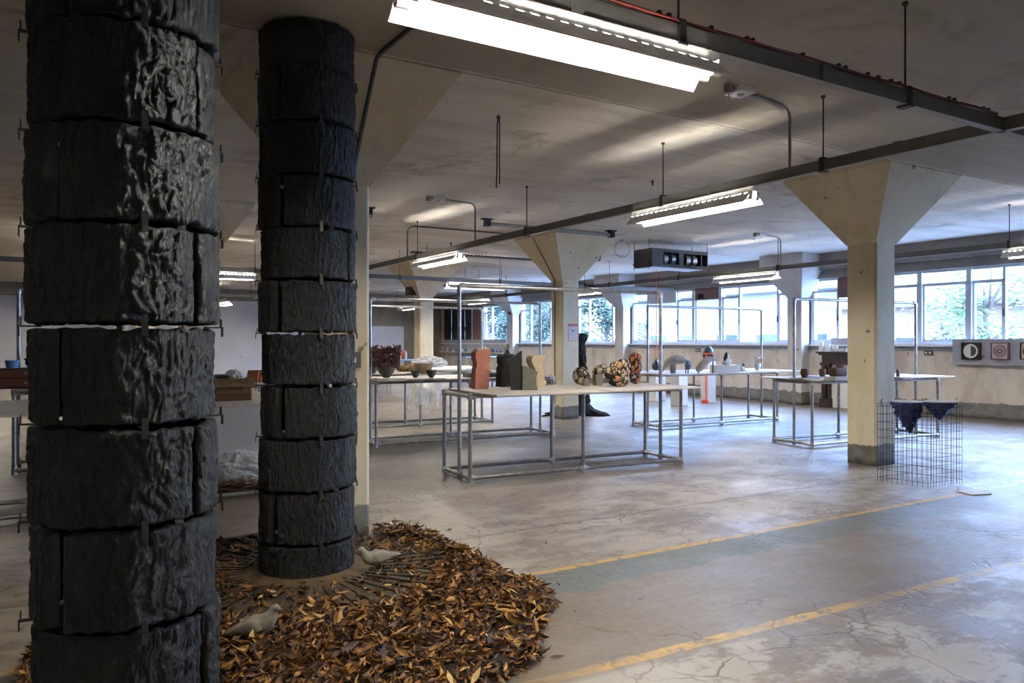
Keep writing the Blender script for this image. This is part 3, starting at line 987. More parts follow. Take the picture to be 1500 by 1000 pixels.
make_table('pipe_table', 'pipe-framed table with two pale boards carrying the terracotta block and the swirled sculptures', (3.90, 7.24, 0), radians(-4.0),
           boards=((0.02, -0.60, 1.36, 0.66, 0.0), (1.39, -0.50, 2.78, 0.74, 0.03)))
make_table('pipe_table', 'pipe-framed table with the dark red coral vase and green bowls, behind the terracotta block', (4.05, 10.33, 0), radians(-3.6), 2.92,
           boards=((-0.12, -0.36, 1.3, 0.85, 0.02), (1.33, -0.3, 2.80, 0.9, 0.0)))
make_table('pipe_table', 'pipe-framed table with brown pots, partly hidden by the thick concrete column', (9.31, 7.10, 0), radians(-5.2), 2.72,
           boards=((-0.10, -0.25, 1.3, 0.95, 0.0), (1.32, -0.2, 2.85, 0.98, 0.0)))
make_table('pipe_table', 'pipe-framed table with grey seal-like sculptures, before the windows', (9.07, 9.98, 0), radians(-1.8), 2.88,
           boards=((-0.38, -0.66, 1.4, 0.80, 0.0), (1.42, -0.60, 3.0, 0.80, 0.0)))
make_table('pipe_table', 'pipe-framed table with white polythene and rolls, behind the table with the coral vase', (4.25, 12.42, 0), radians(-2), 2.85,
           boards=((-0.05, -0.3, 1.4, 0.9, 0.0), (1.42, -0.2, 2.9, 0.9, 0.0)))
make_table('pipe_table', 'pipe-framed table carrying the cardboard box, behind the two black bark columns', (-0.55, 7.65, 0), radians(-0.5), 2.75, 0.68,
           boards=((-0.3, -0.95, 1.35, 0.72, 0.0), (1.38, -0.95, 2.80, 0.72, 0.0)), hoop=False)
make_table('pipe_table', 'pipe-framed table with a tall hoop, behind the thicker black bark column', (-0.26, 10.35, 0), radians(-1), 2.85,
           boards=((0.0, -0.2, 1.4, 0.8, 0.0), (1.42, -0.2, 2.8, 0.8, 0.0)))

def blue_table(label, x, y, rz, L, W):
    t = thing('trestle_table', label, 'table', (x, y, 0), rz)
    MB().cbox((0, 0, 0.94), (L, W, 0.035), bev=0.006).build('tabletop', M['blue'], t)
    for sx in (-1, 1):
        for sy in (-1, 1):
            MB().tube([(sx * (L / 2 - 0.12), sy * (W / 2 - 0.08), 0), (sx * (L / 2 - 0.15), sy * (W / 2 - 0.10), 0.93)], 0.016, 8).build('leg', M['galv'], t)
    return t
p = at(705, 522, 0.957); blue_table('blue-topped table far off before the grey ledge of small bottles', p.x, p.y, radians(-4), 1.5, 0.6)
p = at(592, 526.5, 0.957); blue_table('blue-topped table far off with colourful bottles on it', p.x, p.y, radians(-4), 1.2, 0.6)

# ------------------------------------------------------------------ things on the tables
def sizepx(px, d):
    return px * d / FOC
def slab(label, px, py, w, dep, h, mat, rz=-0.06, cat='slab', z=TT, name='display_slab', group=None):
    p = at(px, py, z)
    t = thing(name, label, cat, (p.x, p.y, z), rz, group)
    MB().cbox((0, 0, h / 2), (w, dep, h), bev=min(0.004, h / 4)).build('slab', M[mat], t)
    return t, p

def rough_block(name, label, px, py, w, dep, h, mat, prof, seed, rz=0.0, cat='sculpture', torn='r', z=TT):
    """a tall block: flat sawn faces, the others torn; prof gives the outline (half widths at heights)"""
    p = at(px, py, z)
    t = thing(name, label, cat, (p.x, p.y, z), rz)
    rings = []
    N, K = 40, 46
    for k in range(K + 1):
        f = k / K
        zz = f * h
        for (f0, l0, r0), (f1, l1, r1) in zip(prof, prof[1:]):
            if f0 <= f <= f1:
                u = (f - f0) / max(1e-6, f1 - f0)
                l, r = l0 + (l1 - l0) * u, r0 + (r1 - r0) * u
                break
        ring = []
        for j in range(N):
            s = j / N * 4
            q, v = int(s), s - int(s)
            if q == 0: x, y = -1 + 2 * v, -1
            elif q == 1: x, y = 1, -1 + 2 * v
            elif q == 2: x, y = 1 - 2 * v, 1
            else: x, y = -1, 1 - 2 * v
            X = (l + (x + 1) / 2 * (r - l)) * w / 2
            Y = y * dep / 2
            nz = noise.fractal(Vector((X * 16 + seed, Y * 16, zz * 16)), 1, 2, 4) * 0.020
            nx = noise.noise(Vector((X * 9 + seed * 2, Y * 9 + 3, zz * 9))) * 0.014
            if x > 0.2:
                X += (nz + nx) * (x - 0.2) / 0.8
            if y > 0:
                Y += nz
            if x > 0.5 and y < -0.2:
                Y += abs(nx) * 2.2
            ring.append((X, Y, zz))
        rings.append(ring)
    MB().loft(rings).build('block', M[mat], t, True, 30)
    return t
d1 = 8.8
rough_block('clay_block', 'terracotta pink torn block standing upright at one end of the board', 704, 569, 0.185, 0.15, 0.445, 'terra',
            [(0, -1, .75), (.06, -1, .9), (.25, -.95, .85), (.5, -.9, .95), (.62, -.75, .8), (.72, -.85, .75), (.8, -.95, 1.0), (.93, -.9, 1.05), (1, -.55, 1.05)], 1.0, -0.15)
rough_block('clay_block', 'black torn block with a notched side, beside the slanted black slab', 741, 566, 0.19, 0.15, 0.385, 'blackrough',
            [(0, -1, 1), (.3, -1, .95), (.5, -.95, .8), (.66, -.72, .9), (.74, -.85, .9), (.92, -.9, 1.0), (1, -.6, 1.0)], 2.0, -0.05)
rough_block('clay_block', 'cream stone-like block with a torn face, beside the grey-green slab', 785, 566.5, 0.19, 0.14, 0.375, 'cream',
            [(0, -.4, .85), (.12, -.5, 1), (.3, -.35, .8), (.45, -.3, .95), (.6, -.55, .75), (.72, -.8, .9), (.85, -1.0, 1), (.97, -.8, 1.05), (1, -.4, 1.05)], 5.0, -0.1)
def slant_slab(label, px, py, w, th, hl, hr, mat, rz, notch):
    p = at(px, py, TT)
    t = thing('clay_slab', label, 'sculpture', (p.x, p.y, TT), rz)
    poly = [(-w / 2, 0), (w / 2, 0), (w / 2, hr), (-w / 2, hl)] if not notch else notch
    b = MB()
    b.prism(poly, -th / 2, th / 2, RX(pi / 2))
    b.build('slab', M[mat], t)
slant_slab('black slab with a slanted top, standing against the black torn block', 753.5, 571, 0.15, 0.05, 0.34, 0.43, 'blackslab', -0.52,
           [(-.04, 0), (.08, 0), (.08, .43), (.07, .43), (-.088, .325), (-.088, .315), (-.058, .30), (-.05, .2), (-.04, .1), (-.045, .05)])
slant_slab('low grey-green slab with a sloping top, standing before the cream block', 776, 571, 0.165, 0.05, 0.27, 0.22, 'greygreen', -0.36,
           [(-.085, 0), (.085, 0), (.08, .03), (.07, .06), (.07, .13), (.085, .2), (-.055, .265), (-.085, .265)])

# right-hand board: swirled pieces
def swirl_ball():
    p = at(851, 563.5, TT)
    t = thing('swirl_sculpture', 'round cream sculpture with black leaf marks, leaning on a small grey block', 'sculpture', (p.x, p.y, TT), -0.3)
    b = MB()
    b.blob((0.100, 0.085, 0.110), 0.10, 1.6, 4, 3.0, T(0, 0, 0.112))
    b.blob((0.055, 0.05, 0.026), 0.1, 2.0, 3, 8.0, T(0.058, -0.055, 0.088) @ RY(-0.7))
    b.build('body', M['swirlcream'], t, 'all')
swirl_ball()
slab('small grey-green block propping the round cream sculpture', 858, 565, 0.066, 0.06, 0.085, 'greyblock', -0.1, 'block', name='support_block')
t, p = slab('grey-green block carrying the flattened swirled stone', 875.5, 564, 0.096, 0.09, 0.135, 'greyblock', -0.1, 'block', name='support_block')
q = thing('swirl_sculpture', 'flattened brown and cream stone resting on top of the grey-green block', 'sculpture', (p.x + 0.03, p.y, TT + 0.1345), -0.3)
MB().blob((0.105, 0.075, 0.058), 0.12, 1.7, 4, 5.0, T(0.01, 0, 0.055) @ RY(-0.35)).build('body', M['swirlcream'], q, 'all')
p = at(905, 566.5, TT)
q = thing('swirl_sculpture', 'largest knotted black and pale orange sculpture, standing on the board', 'sculpture', (p.x, p.y, TT), -0.2)
b = MB()
b.blob((0.125, 0.10, 0.085), 0.22, 1.8, 4, 2.0, T(0.015, 0, 0.082))
b.blob((0.13, 0.10, 0.10), 0.2, 1.8, 4, 7.0, T(0.02, 0.0, 0.20) @ RY(0.35))
b.blob((0.085, 0.08, 0.06), 0.25, 2.0, 3, 4.0, T(-0.10, -0.01, 0.165) @ RY(-0.5))
b.blob((0.085, 0.08, 0.065), 0.2, 2.0, 3, 9.0, T(0.075, 0.0, 0.26) @ RY(0.4))
b.build('body', M['swirl'], q, 'all')
p = at(930.5, 562, TT)
q = thing('swirl_sculpture', 'tall orange and black sculpture behind the largest knotted one', 'sculpture', (p.x, p.y, TT), 0.2)
b = MB()
b.blob((0.075, 0.07, 0.10), 0.15, 1.7, 4, 1.0, T(0.0, 0, 0.095))
b.blob((0.085, 0.075, 0.10), 0.2, 1.8, 4, 6.0, T(0.005, 0, 0.215))
b.blob((0.09, 0.075, 0.075), 0.2, 1.9, 4, 3.0, T(-0.005, 0, 0.315))
b.build('body', M['swirlorange'], q, 'all')

# table with the coral vase
def bowl(label, px, py, r, h, mat, foot=0.4, z=TT, cat='bowl', name='bowl', inside=True, wob=0.08):
    p = at(px, py, z)
    t = thing(name, label, cat, (p.x, p.y, z))
    pr = [(r * foot * 0.9, 0), (r * foot, 0.004), (r * 0.72, h * 0.38), (r * 0.92, h * 0.72), (r, h), (r * 0.965, h + 0.003), (r * 0.88, h * 0.74), (r * 0.66, h * 0.42), (r * foot * 0.6, h * 0.16), (0.0, h * 0.13)]
    MB().lathe(pr, 28, wob=wob).build('bowl_body', M[mat], t, True, 60)
    return t, p
def coral_vase(label, px, py, rb, hb, hc, seed, z=TT):
    p = at(px, py, z)
    t = thing('coral_vase', label, 'vase', (p.x, p.y, z))
    pr = [(rb * .28, 0), (rb * .34, .01), (rb * .75, hb * .4), (rb, hb), (rb * .95, hb), (rb * .6, hb * .4), (0, hb * .2)]
    MB().lathe(pr, 26, wob=0.05).build('vase_bowl', M['bowlgreen'], t, True, 60)
    rnd = random.Random(seed)
    b = MB()
    for i in range(230):
        a = rnd.uniform(0, 2 * pi)
        f = rnd.uniform(-0.15, 1)
        lean = rnd.uniform(-0.9, 0.9)
        R = rb * (1.0 + 0.18 * f)
        pts = []
        for k in range(4):
            aa = a + lean * 0.30 * k
            pts.append((cos(aa) * (R + 0.014 * rnd.uniform(-1, 1) + 0.013 * k), sin(aa) * (R + 0.014 * rnd.uniform(-1, 1) + 0.013 * k), hb * 0.9 + f * hc * 0.9 + k * 0.026 * rnd.uniform(-0.2, 1)))
        b.tube(pts, [0.013, 0.012, 0.011, 0.008], 6)
    b.build('coral_branches', M['coral'], t, True)
coral_vase('dark red vase of tangled coral branches in a mossy bowl, seen whole', 566, 553, 0.150, 0.20, 0.27, 4, TT + 0.012)
coral_vase('second dark red coral vase, half hidden by the concrete column', 545, 547, 0.16, 0.20, 0.23, 9)
slab('thin grey slab under the coral vase', 568, 555.5, 0.30, 0.30, 0.012, 'slabgrey')
slab('thin grey slab under the two small bowls', 620, 555, 0.58, 0.30, 0.012, 'slabgrey')
bowl('small dark green bowl beside the coral vase', 608.5, 553, 0.070, 0.088, 'bowldark', z=TT + 0.012)
bowl('small mossy bowl in front of the large olive bowl', 632, 553, 0.082, 0.108, 'bowldark', 0.35, z=TT + 0.012)
slab('pale slab under the large olive bowl', 622, 548.6, 0.5, 0.3, 0.03, 'slabgrey')
bowl('large olive bowl before the crumpled polythene', 621, 547.5, 0.155, 0.165, 'bowlolive', 0.32, z=TT + 0.03)
def crumple(name, label, loc, size, mat, seed, cat, amp=0.5, freq=2.2, rz=0.0):
    t = thing(name, label, cat, loc, rz)
    MB().blob(size, amp, freq, 5, seed, T(0, 0, size[2] * 0.86), flat=-size[2] * 0.86, ridged=True).build('crumpled_sheet', M[mat], t, True, 25)
    return t
p = at(628, 541.5, TT); crumple('polythene_bundle', 'crumpled heap of white polythene behind the large olive bowl', (p.x, p.y, TT), (0.34, 0.2, 0.13), 'sheet', 2.0, 'polythene', .3, 1.8)
p = at(600, 544, TT); crumple('paper_bundle', 'flattened buff paper bundle beside the polythene heap', (p.x, p.y, TT), (0.2, 0.12, 0.06), 'card', 5.0, 'paper')
def drape():
    t = thing('polythene_drape', 'white polythene sheet hanging down from the table edge under the large olive bowl', 'polythene', (5.75, 12.05, 0.0), -0.05)
    b = MB()
    n, k = 40, 14
    vs, fs = [], []
    for i in range(n + 1):
        u = i / n
        for j in range(k + 1):
            v = j / k
            bot = 0.32 + 0.20 * noise.noise(Vector((u * 5, 2.2, 0)))
            z = 0.945 - v * (0.945 - bot)
            vs.append(((u - .5) * 0.75 * (1 + .15 * v), 0.05 * sin(u * 26 + v * 2) * (0.3 + v) + 0.03 * noise.noise(Vector((u * 7, v * 4, 0))), z))
    for i in range(n):
        for j in range(k):
            a = i * (k + 1) + j
            fs.append((a, a + 1, a + k + 2, a + k + 1))
    b.add(vs, fs)
    b.build('sheet', M['sheet'], t, 'all')
drape()
for i, (px, py, lab) in enumerate(((657, 545, 'white rolled tube lying beside the polythene heap, first of three'), (668, 542.5, 'white rolled tube lying on the far table, middle of three'), (680, 544, 'white rolled tube lying on the far table, behind the black flat box'))):
    p = at(px, py, TT)
    t = thing('paper_roll', lab, 'paper roll', (p.x, p.y, TT + 0.045), 0.25 * i - 0.2, 'white rolls on the far table')
    MB().tube([(-0.3, 0, 0), (0.3, 0, 0)], 0.045, 18, caps=False).tube([(0.299, 0, 0), (-0.299, 0, 0)], 0.04, 18, caps=False).build('roll', M['paper'], t, True)
t, p = slab('flat black box on the table behind the terracotta and black blocks', 706, 552, 0.54, 0.22, 0.055, 'black', -0.05, 'box', name='flat_box')
def flowers():
    p = at(708, 549, TT)
    t = thing('flower_vase', 'small vase of dried cream flowers, just seen over the terracotta block', 'vase', (p.x, p.y, TT))
    MB().lathe([(0.04, 0), (0.055, 0.05), (0.06, 0.2), (0.035, 0.3), (0.045, 0.34)], 20).build('vase_body', M['bowldark'], t, True)
    b = MB()
    rnd = random.Random(5)
    for i in range(60):
        a, e = rnd.uniform(0, 2 * pi), rnd.uniform(0.02, 0.10)
        c_ = (cos(a) * e, sin(a) * e, 0.40 + rnd.uniform(-.03, .06) - e * 0.5)
        b.blob((0.016, 0.016, 0.011), 0.3, 3, 1, i, T(*c_))
    b.build('flower_heads', M['cream'], t)
flowers()
p = at(743, 549, TT)
t = thing('stoppered_bottle', 'dark bottle with an olive stopper, peeping over the black torn block', 'bottle', (p.x, p.y, TT))
MB().lathe([(0.06, 0), (0.075, 0.1), (0.07, 0.3), (0.03, 0.38), (0.03, 0.40)], 20).build('bottle_body', M['black'], t, True)
MB().lathe([(0.022, 0.40), (0.045, 0.43), (0.038, 0.48), (0.014, 0.51), (0.0, 0.512)], 16).build('stopper', M['bowlolive'], t, True)
for i, (px, colr, h, lab) in enumerate(((583, 'blue', .22, 'blue bottle at one end of the row on the far blue table'), (587, 'white', .18, 'white bottle on the far blue table'), (589.5, 'orange', .30, 'orange bottle with a dark cap on the far blue table'),
                                        (592, 'green', .2, 'green bottle on the far blue table'), (594, 'offwhite', .27, 'pale bottle at the end of the row on the far blue table'))):
    p = at(px, 526, 0.9575)
    t = thing('plastic_bottle', lab, 'bottle', (p.x, p.y, 0.9575), 0, 'colourful bottles on the far blue table')
    MB().lathe([(0.042, 0), (0.045, 0.02), (0.045, h * 0.7), (0.018, h * 0.86), (0.018, h * 0.9)], 14).build('bottle_body', M[colr], t, True)
    MB().lathe([(0.02, h * 0.9), (0.02, h)], 12).build('cap', M['black' if i % 2 else 'white'], t)
p = at(696, 521.9, 0.9575)
t = thing('ring_sculpture', 'white curled ring-shaped piece standing on the far blue-topped table', 'sculpture', (p.x, p.y, 0.9575), 0.5)
MB().tube(arc((0, 0, 0.13), 0.095, -1.6, 4.0, 20, (1, 0, 0), (0, 0, 1)), 0.034, 10).build('ring', M['white'], t, True)

# ------------------------------------------------------------------ table before the windows
p = at(990, 546.3, TT)
t = thing('whale_sculpture', 'grey stoneware tail-like form arching over its own fin', 'sculpture', (p.x, p.y, TT), -0.45)
b = MB()
b.body([(-.24, 0, .02, .010, .008, 1.2), (-.215, 0, .08, .05, .03, 1.1), (-.16, 0, .165, .09, .055, .7), (-.07, 0, .225, .11, .075, .25), (.03, 0, .235, .11, .08, -.1), (.12, 0, .225, .09, .065, -.2), (.2, 0, .215, .05, .03, 0.0), (.28, 0, .20, .012, .008, -.3)], 18)
b.build('body', M['greyskin'], t, 'all')
MB().body([(-.05, 0, .19, .03, .07, pi / 2), (-.05, 0, .10, .03, .055, pi / 2), (-.05, 0, .0, .03, .045, pi / 2)], 14).build('fin', M['greyskin'], t, 'all')
p = at(1007, 546.8, TT)
t = thing('ball_on_legs', 'slate blue ball on two thin legs beside the tail-like form', 'sculpture', (p.x, p.y, TT), 0)
MB().blob((.055, .055, .075), .03, 1, 4, 1.0, T(0.01, 0, .135)).build('ball', M['blueball'], t, 'all')
for x in (-.04, .015):
    MB().tube([(x, 0, 0), (x, 0, .09)], .008, 8).build('leg', M['black'], t)
p = at(1033, 546.6, TT)
t = thing('seal_sculpture', 'smooth grey seal-like form tilted upward on a peg', 'sculpture', (p.x, p.y, TT), -0.35)
b = MB()
b.body([(-.15, 0, .035, .02, .015, .9), (-.135, 0, .06, .045, .05, .8), (-.06, 0, .125, .06, .068, .7), (.02, 0, .205, .06, .068, .6), (.08, 0, .245, .05, .05, .2), (.15, 0, .235, .03, .026, -.2), (.23, 0, .215, .018, .012, -.1), (.27, 0, .215, .01, .006, 0)], 18)
b.build('body', M['greyskin'], t, 'all')
MB().tube([(.14, 0, 0), (.14, 0, .23)], .010, 8).build('peg', M['black'], t)
MB().tube([(-.12, 0, 0), (-.12, 0, .06)], .010, 8).build('peg', M['black'], t)
t, p = slab('white box used as a low plinth on the table, under the black-winged shell', 1062, 544.8, 0.46, 0.24, 0.125, 'white', -0.3, 'plinth', name='table_plinth')
def shell(label, px, py, s, z, mat2, rz=0):
    p = at(px, py, z)
    t = thing('shell_sculpture', label, 'sculpture', (p.x, p.y, z), rz)
    MB().blob((.085 * s, .07 * s, .065 * s), .12, 1.5, 4, px, T(0.01, 0, .055 * s), flat=-.055 * s).build('shell_body', M['offwhite'], t, 'all')
    if mat2:
        MB().blob((.028 * s, .03 * s, .085 * s), .15, 1.5, 3, 4, T(-.03 * s, -.02, .135 * s) @ RY(.35)).build('dark_wing', M[mat2], t, 'all')
        MB().blob((.032 * s, .03 * s, .06 * s), .15, 1.5, 3, 4, T(.035 * s, 0, .13 * s) @ RY(-.3)).build('pale_wing', M['offwhite'], t, 'all')
shell('white shell with a black upright wing on the white box', 1063.5, 534.4, 1.05, TT + .125, 'blackslab')
def small_shell():
    p = at(1086, 543, TT)
    t = thing('shell_sculpture', 'little white pointed shell between the white box and the cup on a plate', 'sculpture', (p.x, p.y, TT))
    MB().lathe([(.05, 0), (.062, .02), (.05, .07), (.028, .13), (.012, .165), (0, .17)], 20, wob=.2).build('shell_body', M['offwhite'], t, True)
    MB().blob((.03, .012, .04), .1, 2, 3, 3, T(0.012, -.036, .10)).build('dark_mark', M['blackslab'], t)
small_shell()
t, p = slab('pale thin plate under the white cup with an orange mouth', 1109, 543.5, .38, .26, .010, 'white', -.2, 'plate', name='display_plate')
p = at(1109, 542, TT + .010)
t = thing('cup_sculpture', 'white cup with an orange torn mouth standing on a thin plate', 'sculpture', (p.x, p.y, TT + .010))
MB().lathe([(.028, 0), (.03, .01), (.065, .06), (.07, .10), (.05, .15), (.05, .19), (.066, .245), (.058, .245), (.04, .19), (.0, .17)], 24, wob=.15).build('cup_body', M['offwhite'], t, True, 60)
MB().tube(arc((.02, -.055, .175), .038, 0, 2 * pi, 16, (1, 0, .3), (0, .1, 1)), .012, 8).build('orange_lip', M['terra'], t, True)

# plinths by the window wall
def plinth(label, px, py, h, w=.42, mat='white'):
    p = at(px, py, 0)
    t = thing('white_plinth', label, 'plinth', (p.x, p.y + w / 2, 0), 0)
    MB().cbox((0, 0, h / 2), (w, w, h), bev=.004).build('plinth_body', M[mat], t)
    return t, Vector((p.x, p.y + w / 2, 0))
t, p1 = plinth('white plinth carrying the teardrop on an orange cord', 968, 587, .76, .34)
t, p2 = plinth('white plinth standing between two others, behind the table with the grey forms', 1001, 594.5, .80, .28)
t, p3 = plinth('white plinth with the dark banded egg, beside the orange strip', 1043, 589.5, 1.02, .26)
t = thing('teardrop_sculpture', 'dark teardrop on a plinth, tied to an orange cord from the ceiling', 'sculpture', (p1.x, p1.y, .76), 0)
MB().lathe([(.0, 0), (.06, .008), (.105, .06), (.115, .12), (.09, .2), (.05, .26), (.02, .30), (0, .31)], 28).build('drop_body', M['darkegg'], t, True, 70)
MB().blob((.05, .02, .085), .15, 2, 3, 2, T(-.045, -.088, .19) @ RX(-.35)).build('dark_opening', M['black'], t, 'all')
t = thing('orange_string', 'orange string running from the ceiling down to the dark teardrop', 'cord', (p1.x, p1.y, .76), 0)
MB().tube([(0, 0, .309), (0, 0, 1.5), (0, 0, CEIL - .76)], .010, 6).build('cord', M['orange'], t)
t = thing('egg_sculpture', 'dark slate egg with a bright orange band on the tallest plinth', 'sculpture', (p3.x, p3.y, 1.02), 0)
MB().lathe([(.0, 0), (.07, .01), (.125, .08), (.142, .17), (.125, .27), (.08, .34), (.03, .37), (0, .375)], 30).build('egg_body', M['darkegg'], t, True, 70)
MB().lathe([(.146, .168), (.146, .196), (.144, .196)], 30).build('orange_band', M['orange'], t, True, 70)
t = thing('orange_strip', 'orange strip running from the banded egg down to a pool of orange on the floor', 'ribbon', (p3.x - .19, p3.y - .12, 0), 0)
b = MB()
b.box((-.022, -.004, .0), (.022, .004, 1.2)).box((-.022, -.004, 1.192), (.10, .06, 1.2))
b.build('strip', M['orange'], t)
MB().blob((.09, .06, .05), .5, 2.6, 4, 3, T(-.07, -.03, .035), flat=-.035, ridged=True).build('crumpled_end', M['orange'], t, True)

# ------------------------------------------------------------------ table with the brown pots
def clay_pot(label, px, py, r, h, z):
    p = at(px, py, z)
    t = thing('clay_pot', label, 'pot', (p.x, p.y, z), 0)
    MB().lathe([(r * .6, 0), (r * .7, .008), (r * .98, h * .45), (r, h * .7), (r * .82, h * .95), (r * .86, h), (r * .74, h), (r * .7, h * .8), (0, h * .3)], 22, wob=.1).build('pot_body', M['brownpot'], t, True, 50)
slab('thin grey slab under the first brown pot', 1179, 554.6, .34, .25, .016, 'slabgrey', -.1)
clay_pot('rounded brown clay pot on a thin grey slab by the pipe upright', 1178.5, 553, .056, .128, TT + .016)
slab('thin grey slab under the second brown pot', 1203, 552.3, .32, .22, .014, 'slabgrey', -.1)
clay_pot('narrower brown clay pot between the first pot and the spiky box', 1204.5, 551.3, .052, .115, TT + .014)
t, p = slab('grey block carrying the brown box with spikes', 1229, 556.3, .36, .20, .05, 'slabgrey', -.1, 'block', name='support_block')
t = thing('spiked_box', 'brown clay box with thin upright spikes on a grey block beside the concrete column', 'sculpture', (p.x - .02, p.y, TT + .05), -.12)
MB().cbox((0, 0, .062), (.22, .13, .124), bev=.025).build('box_body', M['brownpot'], t, True)
for i in range(7):
    x = -.03 + i * .017
    MB().tube([(x, -.02 + .03 * (i % 2), .12), (x - .01 + .006 * (i % 3), -.02 + .03 * (i % 2), .23 + .05 * sin(i * 2.1))], [.010, .005], 6).build('spike', M['brownpot'], t)
slab('pale slab lying on the board past the concrete column', 1318, 553, .22, .2, .012, 'slabgrey', -.1)
p = at(1315.5, 551.5, TT + .012)
t = thing('clay_fragment', 'thin upright brown clay fragment on the pale slab past the concrete column', 'sculpture', (p.x, p.y, TT + .012))
MB().cbox((0, 0, .055), (.05, .03, .11), bev=.01).build('fragment', M['brownpot'], t, True)

# ------------------------------------------------------------------ mantelpiece with cups
y0, y1 = on_x(1201, 15.25), 9.98
t = thing('mantelpiece', 'dark wooden fireplace surround with a carved shelf against the window wall', 'fireplace', (XW - .001, (y0 + y1) / 2, 0), 0)
hw = (y0 - y1) / 2
MB().box((-.42, -hw - .06, 1.23), (-.0, hw + .06, 1.265)).box((-.36, -hw - .03, 1.19), (0, hw + .03, 1.23)).build('mantel_shelf', M['darkwood'], t)
for s in (-1, 1):
    b = MB()
    ya, yb = sorted((s * hw, s * (hw - .20)))
    b.box((-.30, ya, 0), (0, yb, 1.0)).box((-.34, ya - .025, 0), (0, yb + .025, .2)).box((-.33, ya - .02, .96), (0, yb + .02, 1.02)).box((-.315, ya + .05, .25), (-.30, yb - .05, .92))
    b.tube([(-.32, (ya + yb) / 2, .2), (-.32, (ya + yb) / 2, .95)], .05, 12)
    b.build('pilaster', M['darkwood'], t)
MB().box((-.28, -hw, .98), (0, hw, 1.19)).box((-.29, -hw + .1, 1.02), (-.28, hw - .1, 1.15)).build('frieze', M['darkwood'], t)
MB().box((-.20, -hw + .2, 0), (0, hw - .2, .98)).build('fire_panel', M['white'], t)
pm = (XW - .2, 0, 1.265)
t = thing('back_panel', 'grey panel standing on the mantelpiece behind the white cups', 'panel', (XW - .06, (y0 + y1) / 2 - .05, 1.265), 0)
MB().box((-.02, -hw + .02, 0), (.02, hw - .05, .31)).build('panel', M['greypanel'], t)
for i, (px, py_top, w, lab) in enumerate(((1203, 500.5, .10, 'tallest white beaker at the end of the mantelpiece'), (1212, 504.5, .125, 'wide white beaker, second from the end of the mantelpiece'),
                                          (1219.3, 504.5, .062, 'slim white beaker, third along the mantelpiece'), (1224.8, 505.5, .08, 'white beaker, fourth along the mantelpiece'),
                                          (1232, 510.5, .135, 'low white bowl on the mantelpiece'), (1240.5, 509.5, .08, 'white conical cup on the mantelpiece next to the concrete column'))):
    y = on_x(px, XW - .25)
    h = zat((XW - .25, y), py_top) - 1.265
    r = w / 2
    t = thing('white_beaker', lab, 'cup', (XW - .25, y, 1.265), 0, 'white cups on the mantelpiece')
    prof = [(r * .9, 0), (r, .006), (r, h), (r * .9, h), (r * .85, .02), (0, .02)]
    if i == 4: prof = [(r * .6, 0), (r, h * .5), (r, h), (r * .92, h), (r * .9, h * .5), (0, .01)]
    if i == 5: prof = [(r, 0), (r, .01), (r * .45, h), (r * .35, h), (0, .02)]
    MB().lathe(prof, 20).build('cup_body', M['paper'], t, True)

# ------------------------------------------------------------------ framed pieces on the window wall
xp = XW - .13
ya, yb = on_x(1395, xp), 6.2
t = thing('display_board', 'long grey display panel under the window, carrying the framed plaques', 'panel', (XW - .001, (ya + yb) / 2, 1.05), 0)
hh = (ya - yb) / 2
z1 = zat((xp, ya), 496.5) - 1.05
MB().box((-.13, -hh, 0), (-.027, hh, z1)).build('panel', M['greypanel'], t)
def plaque(label, pxa, pxb, ring, centre, back, kind):
    x = xp
    a_, b_ = on_x(pxa, x - .07), on_x(pxb, x - .07)
    yc, w = (a_ + b_) / 2, a_ - b_
    zt, zb = zat((x, yc), 501.5), zat((x, yc), 526.5)
    h = zt - zb
    t = thing('framed_plaque', label, 'framed plaque', (x - .001, yc, zb), 0)
    f = MB()
    for s in (-1, 1):
        lo, hi = sorted((s * w / 2, s * (w / 2 - .018)))
        f.box((-.075, lo, 0), (0, hi, h))
    f.box((-.075, -w / 2 + .018, 0), (0, w / 2 - .018, .018)).box((-.075, -w / 2 + .018, h - .018), (0, w / 2 - .018, h))
    f.build('frame', M['darkwood'] if kind != 1 else M['plum'], t)
    MB().box((-.05, -w / 2 + .018, .018), (-.002, w / 2 - .018, h - .018)).build('backing', M[back], t)
    m = T(-.05, 0, h / 2) @ RY(-pi / 2)
    pl = MB()
    R = w * .37
    if kind == 0:
        pl.lathe([(R, 0), (R * 1.08, .012), (R * 1.0, .016), (R * .82, .006)], 32, m)
        pl.build('plate_rim', M[ring], t, True)
        MB().lathe([(R * .82, .003), (0.0, .004)], 32, m).build('plate_centre', M[centre], t)
        MB().prism([(cos(q) * R * .8, sin(q) * R * .8) for q in [pi / 2 + pi * i / 14 for i in range(15)]], .0045, .007, m @ RZ(pi / 2)).build('dark_half', M['bowldark'], t)
    else:
        for q, (r0, r1) in enumerate(((R, R * .84), (R * .72, R * .62), (R * .46, R * .2))):
            pl.lathe([(r0, 0), (r0, .006 + .003 * q), (r1, .006 + .003 * q), (r1, 0)], 32, m)
        pl.build('printed_rings', M[ring], t, True)
        MB().lathe([(R * .84, .002), (0, .003)], 32, m).build('plate_centre', M[centre], t)
plaque('framed plate with a white rim and half-dark olive centre, on the grey panel', 1408, 1435, 'offwhite', 'bowlolive', 'darkwood', 0)
plaque('framed pale plaque with plum-coloured rings, middle of the row on the grey panel', 1451, 1477, 'plum', 'pinkpale', 'pinkpale', 1)
plaque('framed cream plaque with a dark mark, last of the row on the grey panel', 1494, 1521, 'blackslab', 'offwhite', 'cream', 2)

